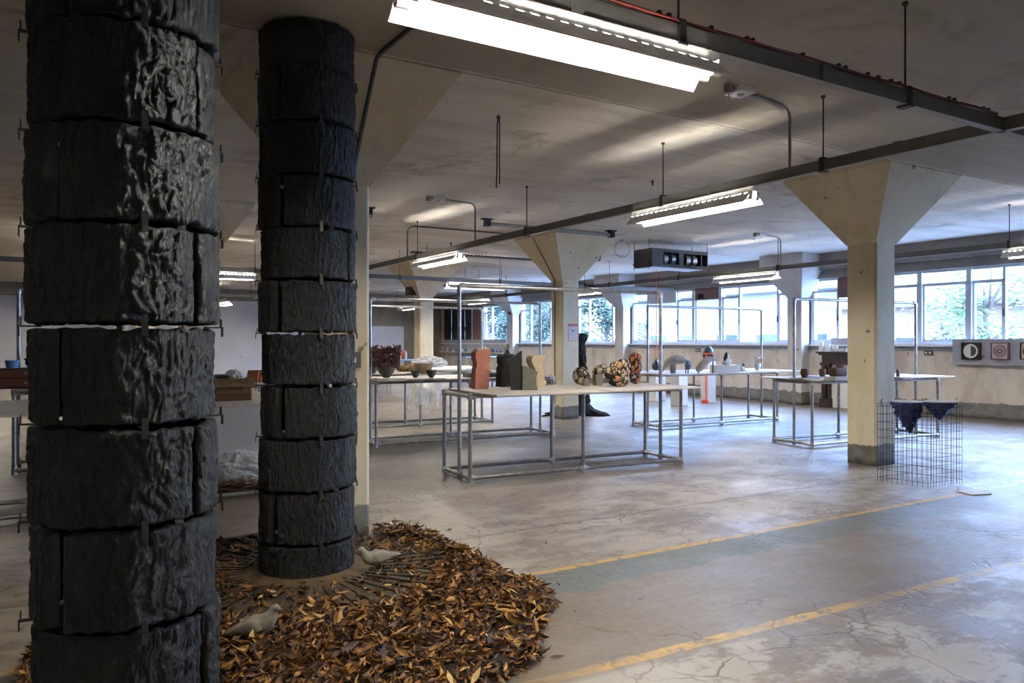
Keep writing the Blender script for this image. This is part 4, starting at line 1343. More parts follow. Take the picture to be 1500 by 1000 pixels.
# far ledge with little bottles
yl = on_x(742, XW - .1)
t = thing('display_ledge', 'grey ledge panel under the far windows, with a row of tiny bottles', 'panel', (XW - .001, (yl + 31.3) / 2, 1.06), 0)
hh = (31.3 - yl) / 2
MB().box((-.10, -hh, 0), (-.027, hh, .52)).build('panel', M['greypanel'], t)
MB().box((-.30, -hh, -.04), (-.10, hh, 0)).build('ledge', M['white'], t)
rnd = random.Random(3)
for i in range(17):
    y = yl + .3 + i * .29
    h = rnd.uniform(.10, .24)
    col = rnd.choice(['white', 'offwhite', 'plum', 'offwhite', 'blueball'])
    o = MB().lathe([(.035, 0), (.04, h * .1), (.04, h * .6), (.015, h * .8), (.018, h)], 10).build('small_bottle', M[col], None, True)
    o.location = (XW - .2, y, 1.06)
    tag(o, 'tiny bottle standing in the row on the far grey ledge', 'bottle', 'tiny bottles on the far ledge')

# ------------------------------------------------------------------ wire cage with blue cones
def cage():
    pl, pm_, pr = at(1289.5, 705.5), at(1359, 714.5), at(1408, 708.5)
    t = thing('wire_cage', 'open square cage of dark steel mesh standing on the floor beside the concrete column', 'cage', (pm_.x, pm_.y, 0), 0)
    a_ = (pl - pm_); b_ = (pr - pm_)
    a_ = a_.normalized() * .50; b_ = b_.normalized() * .54
    H = zat(pm_, 596) + .01
    def side(o_, u, nm, n):
        w = MB()
        for i in range(n + 1):
            q = o_ + u * (i / n)
            w.tube([(q.x, q.y, 0.0), (q.x, q.y, H)], .0022, 5)
        k = 0
        z = .05
        while z < H + .01:
            w.tube([(o_.x, o_.y, z), ((o_ + u).x, (o_ + u).y, z)], .0020, 5)
            z += .0845
        w.build(nm, M['wire'], t)
    Z = Vector((0, 0, 0))
    side(Z, a_, 'mesh_side', 10); side(Z, b_, 'mesh_side', 12); side(a_, b_, 'mesh_side', 12); side(b_, a_, 'mesh_side', 10)
    top = MB()
    for i in range(0, 9, 2):
        q = a_ * (i / 8)
        top.tube([(q.x, q.y, H), ((q + b_).x, (q + b_).y, H)], .0026, 5)
    top.build('top_wires', M['wire'], t)
    return pm_, a_, b_, H
pm_, ca, cb_, CH = cage()
def blue_cone(label, px, pytop, r, h, lean, seed):
    c_ = pm_ + (ca + cb_) * .5
    d = depth(c_)
    rr = (px - 750) / FOC
    # a point in the cage's top plane seen at this pixel
    x = on_x(px, 0)
    k = d
    p = Vector((rr * k * CA + k * SA, -rr * k * SA + k * CA, 0))
    t = thing('strata_cone', label, 'sculpture', (p.x, p.y, CH + .006), .2)
    b = MB()
    n, L = 40, 10
    rnd = random.Random(seed)
    prev = None
    rings = []
    for i in range(L):
        f = i / (L - 1)
        r0 = r * (1 - f) ** .8 * (1 + rnd.uniform(-.13, .13)) + .014
        for zz in (0, 1):
            z = .012 - (i + zz * .93) * h / L
            ring = []
            for j in range(n):
                a = 2 * pi * j / n
                q = r0 * (1 + .26 * noise.noise(Vector((cos(a) * 2.4 + seed, sin(a) * 2.4, i * .8))))
                ring.append((cos(a) * q + lean * f ** 1.3, sin(a) * q, z))
            rings.append(ring)
    b.loft(rings[::-1])
    b.build('strata', M['blueclay'], t)
    MB().lathe([(r * 1.02, .012), (r * 1.04, .02), (r * .9, .026), (r * .6, .016), (0, .018)], 40, wob=.1).build('pale_top', M['slabgrey'], t, True)
blue_cone('larger deep blue layered cone with a pale top, hanging point down in the wire cage', 1329, 591, .150, .34, .07, 3)
blue_cone('smaller deep blue layered cone with a pale top, hanging point down in the wire cage', 1376, 593, .150, .19, 0.0, 7)
p = at(1426, 722, 0)
t = thing('white_tile', 'flat white card lying on the floor beyond the wire cage', 'card', (p.x, p.y, 0), -.35)
MB().cbox((0, 0, .006), (.22, .21, .011), bev=.002).build('card', M['paper'], t)

# ------------------------------------------------------------------ black ragged figure behind the column with the notice
def rag():
    t = thing('ragged_sculpture', 'tall black ragged trunk-like sculpture behind the column with the paper notice', 'sculpture', (9.46, 12.74, 0), 0)
    rings = []
    n, K = 40, 70
    Ht = zat((9.46, 12.74), 488)
    for k in range(K + 1):
        f = k / K
        ring = []
        for j in range(n):
            a = 2 * pi * j / n
            r = .105 + .10 * max(0, (.14 - f) / .14) ** 1.6 + (.05 if f > .9 else 0) * sin((f - .9) * 31)
            r *= 1 + .45 * noise.fractal(Vector((cos(a) * 1.6, sin(a) * 1.6, f * 9)), 1, 2, 4)
            ring.append((cos(a) * r + .06 * sin(f * 5), sin(a) * r, f * Ht))
        rings.append(ring)
    MB().loft(rings).build('trunk_body', M['blackrough'], t, True, 30)
    b = MB()
    rnd = random.Random(2)
    for i in range(26):
        a = 2 * pi * i / 26 + rnd.uniform(-.1, .1)
        dg = math.degrees(a) % 360
        L = rnd.uniform(.7, 1.0) if 118 < dg < 166 else rnd.uniform(.28, .40) if 166 <= dg < 268 else rnd.uniform(.35, .62)
        pts = [(cos(a) * .1, sin(a) * .1, .22), (cos(a) * .24, sin(a) * .24, .09), (cos(a + .1) * L * .7, sin(a + .1) * L * .7, .035), (cos(a + .2) * L, sin(a + .2) * L, .012)]
        b.tube(pts, [.05, .045, .035, .012], 6)
    b.build('ragged_roots', M['blackrough'], t, True, 30)
    MB().blob((.08, .06, .05), .4, 2.5, 3, 2, T(-.45, .30, .10), ridged=True).build('pale_scrap', M['card'], t)
rag()
# ------------------------------------------------------------------ ceiling fittings
def alarm(label, x, y, label2, xt, side=1):
    zc = CEIL - (.035 if y < 5.11 else 0)
    t = thing('ceiling_alarm', label, 'alarm', (x, y, zc - .045), -.05)
    MB().cbox((0, 0, .022), (.17, .17, .045), bev=.008).build('alarm_box', M['offwhite'], t)
    MB().lathe([(.02, -.012), (.03, 0)], 14).build('sensor', M['slabgrey'], t)
    g = thing('ceiling_conduit', label2, 'conduit', (x, y, zc), 0)
    dx = xt - x
    pts = [(-.16, -.02, -.016), (dx - .09, .10, -.016)] + [Vector((dx - .09, .10, -.106)) + Vector((sin(q) * .09, 0, cos(q) * .09)) for q in (.3, .7, 1.1, pi / 2)] + [(dx, .10, -(zc - ZT))]
    MB().tube(pts, .0125, 10).build('conduit_pipe', M['conduit'], g, True)
    MB().tube([(-.16, -.02, -.07), (-.16, -.02, -.002)], .035, 12).build('junction_box', M['conduit'], g)
    MB().tube([(-.16, -.02, -.06), (-.15, -.03, -.12), (-.18, -.03, -.16)], .006, 6).build('loose_wire', M['offwhite'], g)
    return t
alarm('white square alarm box on the ceiling beside the end of the largest light', 4.74, 4.28, 'pale conduit running from the alarm by the largest light down to the trunking', TA)
alarm('small white alarm box on the ceiling behind the hanging cord', 4.80, 9.86, 'conduit dropping from the alarm behind the hanging cord to the long trunking', TA)
alarm('small white alarm box on the ceiling near the window wall capital', 11.6, 10.0, 'conduit dropping from the alarm near the window wall to the thin trunking', TC)
g = thing('ceiling_conduit', 'thin conduit looping up from the trunking and along the ceiling to the middle column', 'conduit', (TA, 12.42, CEIL), 0)
pts = [(0, 0, -(CEIL - ZT)), (0, 0, -.14)] + [Vector((.12, 0, -.14)) + Vector((-cos(q) * .12, 0, sin(q) * .12)) for q in (.4, .8, 1.2, pi / 2)] + [(2.5, 0, -.02)]
MB().tube(pts, .014, 10).build('conduit_pipe', M['conduitd'], g, True)
g = thing('ceiling_pipe', 'thick grey pipe on brackets across the ceiling in front of the middle column head', 'pipe', (6.3, 11.15, CEIL), 0)
MB().tube([(0, 0, -.085), (2.66, 0, -.085)], .035, 14).build('pipe', M['conduit'], g, True)
for x in (.02, 2.64):
    MB().box((x - .09, -.06, -.02), (x + .09, .06, -.001)).box((x - .04, -.05, -.13), (x + .05, .05, -.02)).build('bracket', M['black'], g)
g = thing('ceiling_bracket', 'stub of a cut-off pipe on a black bracket at the ceiling, beside the cream column', 'bracket', (4.25, 11.15, CEIL), 0)
MB().box((-.09, -.06, -.02), (.09, .06, -.001)).box((-.04, -.05, -.11), (.05, .05, -.02)).build('bracket', M['black'], g)
MB().tube([(-.02, 0, -.13), (.06, 0, -.13)], .035, 12).build('pipe_stub', M['conduit'], g)
# conduits on the columns
g = thing('column_conduit', 'dark conduit bent over the capital and down the column behind the second bark column', 'conduit', (2.00, 5.63, 0), 0)
MB().tube([(.0, -2.4, CEIL - .053), (.0, -.62, CEIL - .053), (-.005, -.55, CEIL - .075), (.0, -.02, 2.70), (.0, -.018, 2.62), (.0, -.018, 1.42)], .016, 10).build('conduit_pipe', M['conduitd'], g, True)
MB().box((-.04, -.045, 1.30), (.07, -.0005, 1.42)).build('switch_box', M['conduitd'], g)
MB().box((-.0, -.05, 1.34), (.03, -.045, 1.38)).build('switch', M['offwhite'], g)
g = thing('column_conduit', 'thin dark conduit running down the middle column with the paper notice', 'conduit', (8.56, 12.40, 0), 0)
MB().tube([(-.52, 0, CEIL - .05), (-.018, .0, 2.70), (-.012, 0, 2.62), (-.012, 0, .3)], .011, 8).build('conduit_pipe', M['conduitd'], g, True)
# notice
yc = 12.16
xa, xb = on_y(832, yc), on_y(846.5, yc)
zt, zb = zat(((xa + xb) / 2, yc), 474.5), zat(((xa + xb) / 2, yc), 499.5)
g = thing('paper_notice', 'paper notice with a red heading taped to the middle concrete column', 'notice', ((xa + xb) / 2, yc - .001, zb), 0)
w, h = xb - xa, zt - zb
MB().box((-w / 2, -.004, 0), (w / 2, 0, h)).build('sheet', M['pinkpale'], g)
b = MB().box((-w / 2, -.006, h * .88), (w / 2, -.004, h))
for s in (-1, 1):
    lo, hi = sorted((s * w / 2, s * (w / 2 - .008)))
    b.box((lo, -.0055, 0), (hi, -.004, h * .88))
b.box((-w / 2, -.0055, 0), (w / 2, -.004, .008))
b.build('red_heading', M['red'], g)
b = MB()
for i, (x0, x1) in enumerate(((-.055, -.03), (-.02, .0), (.008, .04), (-.04, .03))):
    zz = h * (.62 if i < 3 else .57)
    b.box((x0, -.0048, zz), (x1, -.004, zz + .012))
b.build('small_print', M['ink'], g)
# hanging cords
def cord(label, p, pts, r=.006, name='hanging_cord', loop=False):
    t = thing(name, label, 'cord', p, 0)
    MB().tube(pts, r, 6).build('cord', M['rod'], t)
    MB().tube(arc((0, 0, -.02), .016, 0, 2 * pi, 12, (1, 0, 0), (0, 0, 1)), .005, 6).build('hook', M['rod'], t)
    return t
t = cord('thin doubled cord hanging from a ceiling hook in front of the long trunking', (3.52, 6.0, CEIL),
         [(0, 0, -.02), (-.012, 0, -.08), (-.016, 0, -.45), (-.022, 0, -.66)])
MB().tube([(0, 0, -.02), (.012, 0, -.08), (.010, 0, -.45), (.012, 0, -.62)], .006, 6).build('cord', M['rod'], t)
cord('short black cable dangling from the ceiling beside the middle column head', (9.55, 12.2, CEIL), [(0, 0, 0), (.0, .02, -.25), (-.05, 0, -.42), (-.09, 0, -.44)], .010)
cord('thin looped wire dangling from the ceiling near the air conditioning unit', (9.9, 12.0, CEIL), arc((0, 0, -.2), .16, pi / 2, pi / 2 + 5.8, 22, (.8, -.5, 0), (0, 0, 1)), .005)
cord('thin link chain hanging between the window wall and the thick concrete column', (13.4, 11.0, CEIL), [(0, 0, 0), (0, 0, -.52)], .010)
for i, (x, y) in enumerate(((7.2, 14.2), (10.6, 14.2), (11.2, 8.0), (13.6, 9.4), (6.6, 7.4), (8.0, 9.2))):
    t = cord('short dark hook sticking out of the ceiling, one of several stray fixings', (x, y, CEIL), [(0, 0, 0), (0.005, 0, -.07)], .010, 'ceiling_hook')
    t['category'] = 'hook'
    t['group'] = 'stray hooks in the ceiling'
# broken strip fittings and cable tray
def strip(label, x, y, L, along, z=CEIL - .10, mat='black', w=.05, h=.05):
    t = thing('ceiling_strip', label, 'strip fitting', (x, y, z), 0 if along == 'x' else pi / 2)
    MB().box((-L / 2, -w / 2, 0), (L / 2, w / 2, h)).build('strip', M[mat], t)
    for s in (-1, 1):
        MB().tube([(s * L * .4, 0, h), (s * L * .4, 0, CEIL - z)], .006, 6).build('hanger_rod', M['rod'], t)
    return t
strip('dark unlit strip fitting hanging beyond the crossing trunking, first of a pair', 10.0, 19.5, 1.6, 'y', 3.1)
strip('dark unlit strip fitting hanging beyond the crossing trunking, second of the pair', 10.7, 18.7, 1.6, 'y', 3.1)
t = strip('long dark cable tray with rungs beside the middle column head', 8.2, 14.6, 3.4, 'x', 3.32, 'conduitd', .18, .012)
b = MB()
for i in range(40):
    b.box((-1.7 + i * .085, -.09, .012), (-1.7 + i * .085 + .03, .09, .035))
b.build('tray_rungs', M['rod'], t)
# air conditioner
def aircon():
    x0, x1, y0, y1 = on_y(955, 11.6), on_y(1037, 11.6), 11.6, 12.15
    zb, zt = zat((x0, y0), 389.5), zat((x0, y0), 362.5)
    t = thing('ceiling_air_conditioner', 'dark open-sided air conditioning unit hung from the ceiling', 'air conditioner', ((x0 + x1) / 2, y0, zb), 0)
    L, D, H = x1 - x0, y1 - y0, zt - zb
    b = MB()
    b.box((-L / 2, 0, H - .03), (L / 2, D, H)).box((-L / 2, D - .02, .0), (L / 2, D, H - .03)).box((-L / 2, 0, 0), (-L / 2 + .02, D - .02, H - .03)).box((L / 2 - .02, 0, 0), (L / 2, D - .02, H - .03))
    b.box((-L / 2 + .02, 0, 0), (L / 2 - .02, .03, .06)).box((-L / 2 + .02, 0, H - .07), (L / 2 - .02, .03, H - .03))
    b.box((-L / 2 + .02, .0, .06), (-L / 2 + .30, .03, H - .07)).box((L / 2 - .16, .03, .06), (L / 2 - .14, D - .1, H - .07)).box((-.04, 0.0, .06), (.08, .05, H - .07))
    b.build('casing', M['acgrey'], t)
    MB().box((-L / 2 + .02, .3, .03), (L / 2 - .02, D - .02, H - .03)).build('dark_interior', M['darkhole'], t)
    MB().box((-L / 2 + .05, .04, -.012), (L / 2 - .1, D - .06, .004)).build('base_tray', M['duct'], t)
    for x in (-L * .22, -L * .08, L * .18, L * .30):
        MB().tube([(x - .055, .16, H * .5), (x + .055, .16, H * .5)], H * .31, 18).build('blower', M['duct'], t, True)
    for sx in (-1, 1):
        for yy in (.05, D - .05):
            MB().tube([(sx * (L / 2 + .03), yy, -.05), (sx * (L / 2 + .03), yy, CEIL - zb)], .006, 6).box((sx * (L / 2 + .02) - .03, yy - .02, .05), (sx * (L / 2 + .02) + .03, yy + .02, .07)).build('hanger_rod', M['rod'], t)
aircon()
# wall bits
def socket(label, px, py):
    y = on_x(px, XW)
    z = zat((XW, y), py)
    t = thing('wall_socket', label, 'socket', (XW - .001, y, z), 0)
    MB().cbox((-.02, 0, 0), (.04, .17, .10), bev=.006).build('socket_plate', M['conduitd'], t)
    for s in (-1, 1):
        MB().box((-.044, s * .042 - .022, -.02), (-.04, s * .042 + .022, .02)).build('outlet_face', M['offwhite'], t)
socket('dark double socket on the wall below the window beside the grey panel', 1361, 516.5)
socket('small round socket on the wall between the tail-like form and the banded egg', 1023, 512.5)
t = thing('fire_bell', 'small red fire bell on the far white wall column', 'bell', (XW - .281, WC[4] - .02, 2.62), 0)
MB().lathe([(.11, 0), (.11, .03), (.08, .065), (0, .075)], 20, RY(-pi / 2)).build('bell_dome', M['red'], t, True)
t = thing('wall_speaker', 'black speaker box fixed to the far concrete column', 'speaker', (8.559, 18.98, 2.74), 0)
MB().cbox((-.12, 0, .10), (.22, .30, .22), bev=.01).build('speaker_box', M['black'], t)
MB().lathe([(.05, 0), (.06, .01), (.02, .004)], 16, T(-.231, 0, .10) @ RY(-pi / 2)).build('speaker_cone', M['conduitd'], t)
t = thing('wall_pipe', 'rust-stained pipe down the window wall beside the mantelpiece', 'pipe', (XW - .03, on_x(1180, XW) , 0), 0)
MB().tube([(0, 0, 0), (0, 0, 1.28)], .022, 10).build('pipe', M['conduit'], t, True)
MB().box((-.05, -.05, 1.26), (.029, .05, 1.36)).build('pipe_cap', M['black'], t)

# ------------------------------------------------------------------ things behind the bark columns
def cardboard_box():
    p = at(345, 587, TT)
    t = thing('cardboard_box', 'brown cardboard box with black handwriting on its flap, between the bark columns', 'box', (p.x, p.y + .15, TT), -.08)
    w, d, h = .30, .28, .20
    b = MB()
    b.box((-w / 2, -d / 2, 0), (w / 2, -d / 2 + .005, h)).box((-w / 2, d / 2 - .005, 0), (w / 2, d / 2, h)).box((-w / 2, -d / 2, 0), (-w / 2 + .005, d / 2, h)).box((w / 2 - .005, -d / 2, 0), (w / 2, d / 2, h)).box((-w / 2, -d / 2, 0), (w / 2, d / 2, .005))
    b.build('box_body', M['card'], t)
    m = T(0, -d / 2, h) @ RX(radians(-24))
    fl = MB().box((-w / 2 - .012, -.004, -.082), (w / 2 + .03, .0, .0), m).build('flap', M['card'], t)
    wr = MB()
    rnd = random.Random(11)
    for row, zz in enumerate((.012, .035, .057)):
        x = -w / 2 + .02
        while x < (w / 2 - .03 if row < 2 else -.06):
            L = rnd.uniform(.008, .018)
            hh_ = rnd.uniform(.008, .015)
            wr.box((x, -.0052, -zz - hh_), (x + L * .4, -.0041, -zz), m).box((x, -.0052, -zz - hh_ * .6), (x + L, -.0041, -zz - hh_ * .35), m)
            x += L + .006
    wr.build('handwriting', M['ink'], t)
    MB().box((-w / 2 - .001, -d / 2 - .001, .0), (w / 2 + .001, -d / 2 - .0002, .07)).build('tape_band', M['tape'], t)
    MB().box((.06, -d / 2 - .0015, .09), (.068, -d / 2 - .0003, .15)).box((.05, -d / 2 - .0015, .135), (.08, -d / 2 - .0003, .142)).build('arrow_mark', M['ink'], t)
cardboard_box()
p = at(345, 587, TT)
t = crumple('polythene_scrap', 'crumpled clear polythene poking out of the open cardboard box', (p.x + .02, p.y + .17, TT + .006), (.10, .09, .14), 'sheet', 3.0, 'polythene', .25, 1.8)
p = at(345, 587, TT)
t = thing('black_case', 'flat black case lying across the open cardboard box', 'case', (p.x - .09, p.y + .16, TT + .201), -.1)
MB().cbox((0, 0, .015), (.10, .31, .03), bev=.006).build('case', M['black'], t)
for i in range(4):
    p = at(372, 560, TT)
    t = thing('clay_tile', 'orange clay tile in the slanting stack beside the cardboard box', 'tile', (p.x + .045 * i, p.y + .1, TT), .5, 'orange tiles beside the cardboard box')
    MB().box((-.02, -.10, 0), (.02, .10, .155), RY(radians(14))).build('tile', M['brick'], t)
p = at(346, 690, 0)
t = thing('white_board', 'large plain white board standing on the floor behind the table with the cardboard box', 'board', (p.x, 9.3, 0), 0)
MB().box((-.75, 0, .16), (1.2, .03, .90), RX(radians(-4))).build('board', M['backwall'], t)
MB().box((-.75, -.05, 0), (-.1, .08, .15)).build('low_box', M['offwhite'], t)
p = at(348, 721, 0)
t = crumple('paper_parcel', 'crumpled brown paper parcel with a white label on the floor between the bark columns', (p.x, p.y, 0), (.22, .13, .06), 'brownpaper', 4.0, 'parcel')
MB().box((.06, -.075, .095), (.12, -.02, .099)).build('white_label', M['paper'], t)
p = at(352, 706, 0)
t = thing('polythene_sheet', 'crumpled clear polythene lying on the floor behind the brown paper parcel', 'polythene', (p.x, p.y + .12, 0), 0)
MB().blob((.28, .15, .16), .35, 1.9, 5, 9.0, T(0.05, .08, .135), flat=-.135, ridged=True).build('crumpled_sheet', M['sheet'], t, True, 25)
# clutter behind the thicker bark column
p = at(16, 583, TT)
t = thing('drawer_unit', 'dark red-brown drawer box on the hooped table behind the thicker bark column', 'box', (-.12, 10.55, TT), 0)
MB().box((-.35, -.15, 0), (.28, .2, .23)).build('carcass', M['darkwood'], t)
for z in (.02, .125):
    q = MB().box((-.33, -.165, z), (.26, -.15, z + .09)).build('drawer', M['leather'], t)
    MB().tube([(-.03, -.19, z + .045), (-.03, -.165, z + .045)], .012, 8).build('knob', M['galv'], q)
t = thing('plastic_tub', 'small pale blue plastic tub on top of the drawer box', 'tub', (-.28, 10.5, TT + .23), 0)
MB().lathe([(.06, 0), (.075, .09), (.07, .09), (.055, .01), (0, .01)], 18).build('tub_body', M['blue'], t, True)
t = thing('dark_bundle', 'black cloth bundle lying on the drawer box beside the blue tub', 'cloth', (.0, 10.6, TT + .23), 0)
MB().blob((.16, .11, .08), .3, 2.2, 4, 3, T(0, 0, .07), flat=-.07).build('bundle', M['black'], t, 'all')
t = thing('cream_sculpture', 'cream lumpy figure on the table beside the thicker bark column', 'sculpture', (.02, 10.15, TT), 0)
MB().blob((.07, .06, .11), .4, 2.2, 4, 6, T(0, 0, .1), flat=-.1).build('figure_body', M['cream'], t, 'all')
t = thing('leather_stool', 'low red-brown leather stool on thin black legs, cut off at the picture edge', 'stool', (-.72, 9.3, 0), 0)
MB().blob((.25, .25, .15), .08, 1.2, 4, 2, T(0, 0, .48), flat=-.12).build('seat', M['leather'], t, 'all')
for i in range(4):
    a = pi / 4 + i * pi / 2
    MB().tube([(cos(a) * .15, sin(a) * .15, .38), (cos(a) * .24, sin(a) * .24, .0)], .014, 8).build('leg', M['black'], t)
p = at(34, 663, .0)
t = thing('storage_lid', 'pale blue box lid on the low rails behind the thicker bark column', 'lid', (.05, 10.6, .07), 0)
MB().cbox((0, 0, .03), (.34, .28, .06), bev=.01).build('lid', simple('light_blue_plastic', (.16, .36, .42), .4), t)

# ------------------------------------------------------------------ black bark columns
T2 = Vector((1.486, 4.98, 0))
T1 = Vector((0.261, 3.04, 0))
RT = 0.305
def bark_panel(parent, a0, a1, z0, z1, R, seed, nz=62, step=0.8):
    n = max(8, int(math.degrees(a1 - a0) / step))
    rnd = random.Random(seed)
    dr = rnd.uniform(-.006, .010)
    tilt, ta = rnd.uniform(-.012, .012), rnd.uniform(0, 6.3)
    s3 = Vector((rnd.uniform(0, 50), rnd.uniform(0, 50), rnd.uniform(0, 50)))
    vs, fs = [], []
    N, fr = noise.noise, noise.fractal
    lo = [z0 + .010 + .012 * N(Vector((i * .09, seed * 3.1, 0))) for i in range(n + 1)]
    hi = [z1 - .010 + .012 * N(Vector((i * .09, seed * 3.1, 9))) for i in range(n + 1)]
    ea = .012
    for i in range(n + 1):
        u = i / n
        for j in range(nz + 1):
            v = j / nz
            z = lo[i] + (hi[i] - lo[i]) * v
            a = a0 + (a1 - a0) * u
            arc_ = a * R
            p = Vector((arc_ * 9, z * 2.6, 0)) + s3
            wob = fr(Vector((arc_ * 7, z * 7, 1.5)) + s3, 1, 2, 3)
            rg = fr(Vector((arc_ * 42 + wob * .9, z * 5.0, 3)) + s3, .8, 2.1, 4)                 # vertical ridges
            rg2 = fr(Vector((arc_ * 48 + wob * 1.2, z * 26, 7)) + s3, .8, 2.2, 4)                # crumpled flakes
            c2 = max(0.0, 1 - abs(N(Vector((arc_ * 25 + wob * .8, z * 3.2, 41)) + s3)) * 7)
            c3 = max(0.0, 1 - abs(N(Vector((arc_ * 30 + wob * 1.5, z * 13, 51)) + s3)) * 6)
            crk = max(0.0, 1 - abs(N(Vector((arc_ * 11 + wob * 1.1, z * 1.7, 31)) + s3)) * 9)    # long cracks
            big = N(Vector((arc_ * 5, z * 4, 11)) + s3)
            msk = .5 + .6 * N(Vector((arc_ * 6, z * 5, 21)) + s3)
            d = .0062 * rg * (1.2 - msk) + .0065 * rg2 * (msk + .3) - .006 * crk - .005 * c2 - .0045 * c3 * msk + .004 * big + .003
            e = min(u, 1 - u) * (a1 - a0) * R
            ez = min(v, 1 - v) * (z1 - z0)
            k = min(1, min(e, ez) / .010)
            d -= .010 * (1 - k) ** 2
            r = R + dr + d - .01 + tilt * cos(a - ta)
            if e == 0:
                a += ea * N(Vector((z * 14, u * 5, seed)))
            vs.append((cos(a) * r, sin(a) * r, z))
    w = nz + 1
    for i in range(n):
        for j in range(nz):
            q = i * w + j
            fs.append((q, q + w, q + w + 1, q + 1))
    # back face and rim
    base = len(vs)
    ri = R - .045
    for i in range(n + 1):
        a = a0 + (a1 - a0) * i / n
        vs.append((cos(a) * ri, sin(a) * ri, lo[i]))
        vs.append((cos(a) * ri, sin(a) * ri, hi[i]))
    for i in range(n):
        b0, b1 = base + 2 * i, base + 2 * i + 2
        fs.append((b0, b0 + 1, b1 + 1, b1))
        fs.append((i * w, b0, b1, (i + 1) * w))
        fs.append((i * w + nz, (i + 1) * w + nz, b1 + 1, b0 + 1))
    fs.append(tuple([j for j in range(w)] + [base + 1, base]))
    o_ = n * w
    fs.append(tuple([o_ + nz - j for j in range(w)] + [base + 2 * n, base + 2 * n + 1]))
    b = MB()
    b.add(vs, fs)
    return b.build('bark_panel', M['bark'], parent, True, 70)

def clip(parent, a, z, R):
    m = RZ(a) @ T(R, 0, z)
    b = MB()
    b.box((-.05, -.010, -.003), (.016, .010, .003), m).box((.008, -.010, .0), (.012, .010, .032), m).box((.013, -.010, -.034), (.017, .010, .003), m)
    return b.build('steel_clip', M['rod'], parent)

def bark_column(label, c_, gaps, seams, seed, off):
    t = thing('bark_column', label, 'sculpture', c_, 0, 'black bark columns')
    phi = atan2(-c_.y, -c_.x)
    for k in range(len(seams) - 1):
        z0, z1 = seams[k], seams[k + 1]
        g = gaps[k]
        ga = phi + radians(g[0])
        w = radians(g[1])
        for h in (0, 1):
            bark_panel(t, ga + w / 2 + h * pi, ga + pi - w / 2 + h * pi, z0, z1, RT, seed + k * 2 + h)
        if k:
            for q in (14, -84, 104, 190):
                clip(t, phi + radians(q + off), z0, RT + .005)
    return t
S0 = [0.0, .235, .565, .895, 1.222, 1.552, 1.885, 2.21, 2.54, 2.87, 3.20, 3.50]
# gap offset from the camera-facing line and its width, ring by ring from the floor
bark_column('slimmer-looking second black bark column, standing in the leaf pile with sand round its foot', T2,
            [(70, 3), (-45, 9), (82, 7), (-33, 8), (112, 4), (-36, 7), (58, 6), (-36, 8), (100, 4), (-34, 4), (95, 4)], S0, 100, 0)
bark_column('thick black bark column in front, rising out of the picture, clipped together from curved slabs', T1,
            [(60, 4), (56, 5), (-44, 9), (47, 6), (-45, 8.5), (46, 6), (-46, 9), (49, 5), (-40, 4), (45, 4), (-40, 4)], S0, 300, -5)

# ------------------------------------------------------------------ grate, sand, leaves
def reach(a, rmax):
    """how far one can go from the bark column's middle before meeting the concrete column"""
    for i in range(60):
        r = rmax * (i + 1) / 60
        x, y = T2.x + cos(a) * r, T2.y + sin(a) * r
        if 1.735 < x < 2.185 and 5.605 < y < 6.055:
            return rmax * i / 60
    return rmax
def grate():
    t = thing('tree_grate', 'round grate of dark weathered radial slats under the leaves, around the second bark column', 'grate', (T2.x, T2.y, 0), 0)
    b = MB()
    n = 50
    for i in range(n):
        a = 2 * pi * i / n
        m = RZ(a)
        e = min(reach(a - .04, 1.08), reach(a + .04, 1.08))
        f = (e - .40) / .68
        w = .013 + .027 * f
        b.add([(.40, -.013, 0), (e, -w, 0), (e, w, 0), (.40, .013, 0), (.40, -.012, .028), (e, -w + .002, .026), (e, w - .002, .026), (.40, .012, .028)],
              [(3, 2, 1, 0), (4, 5, 6, 7), (0, 1, 5, 4), (1, 2, 6, 5), (2, 3, 7, 6), (3, 0, 4, 7)], m)
    b.build('radial_slats', M['iron'], t)
    free = [i for i in range(160) if reach(2 * pi * i / 160, 1.16) >= 1.15]
    brk = next(k for k in range(len(free)) if free[k] - free[k - 1] not in (1, -159))
    free = free[brk:] + free[:brk]
    rings = []
    for i in free:
        a = 2 * pi * i / 160
        rings.append([(cos(a) * r, sin(a) * r, z) for r, z in ((1.08, 0), (1.13, 0), (1.13, .024), (1.08, .024))])
    MB().loft(rings).build('grate_ring', M['iron'], t)
grate()
b = MB()
prof = [(.25, .0), (.27, .05), (.315, .045), (.345, .038), (.39, .020), (.9, .012), (1.05, .0)]
n = 72
vs, fs = [], []
for i, (r, z) in enumerate(prof):
    for j in range(n):
        a = 2 * pi * j / n
        q = r * (1 + ((.16 if i < 5 else .08) * noise.fractal(Vector((cos(a) * 3.2, sin(a) * 3.2, i * .3)), .8, 2, 4) if i > 2 else 0))
        q = min(q, reach(a, 1.2) - .01 + .001 * i) if i > 3 else q
        vs.append((T2.x + cos(a) * q, T2.y + sin(a) * q, z))
for i in range(len(prof) - 1):
    for j in range(n):
        fs.append((i * n + j, i * n + (j + 1) % n, (i + 1) * n + (j + 1) % n, (i + 1) * n + j))
b.add(vs, fs)
o = b.build('sand', M['sand'], None, True)
tag(o, 'thin brown sand heaped around the foot of the second bark column', 'sand', None, 'stuff')

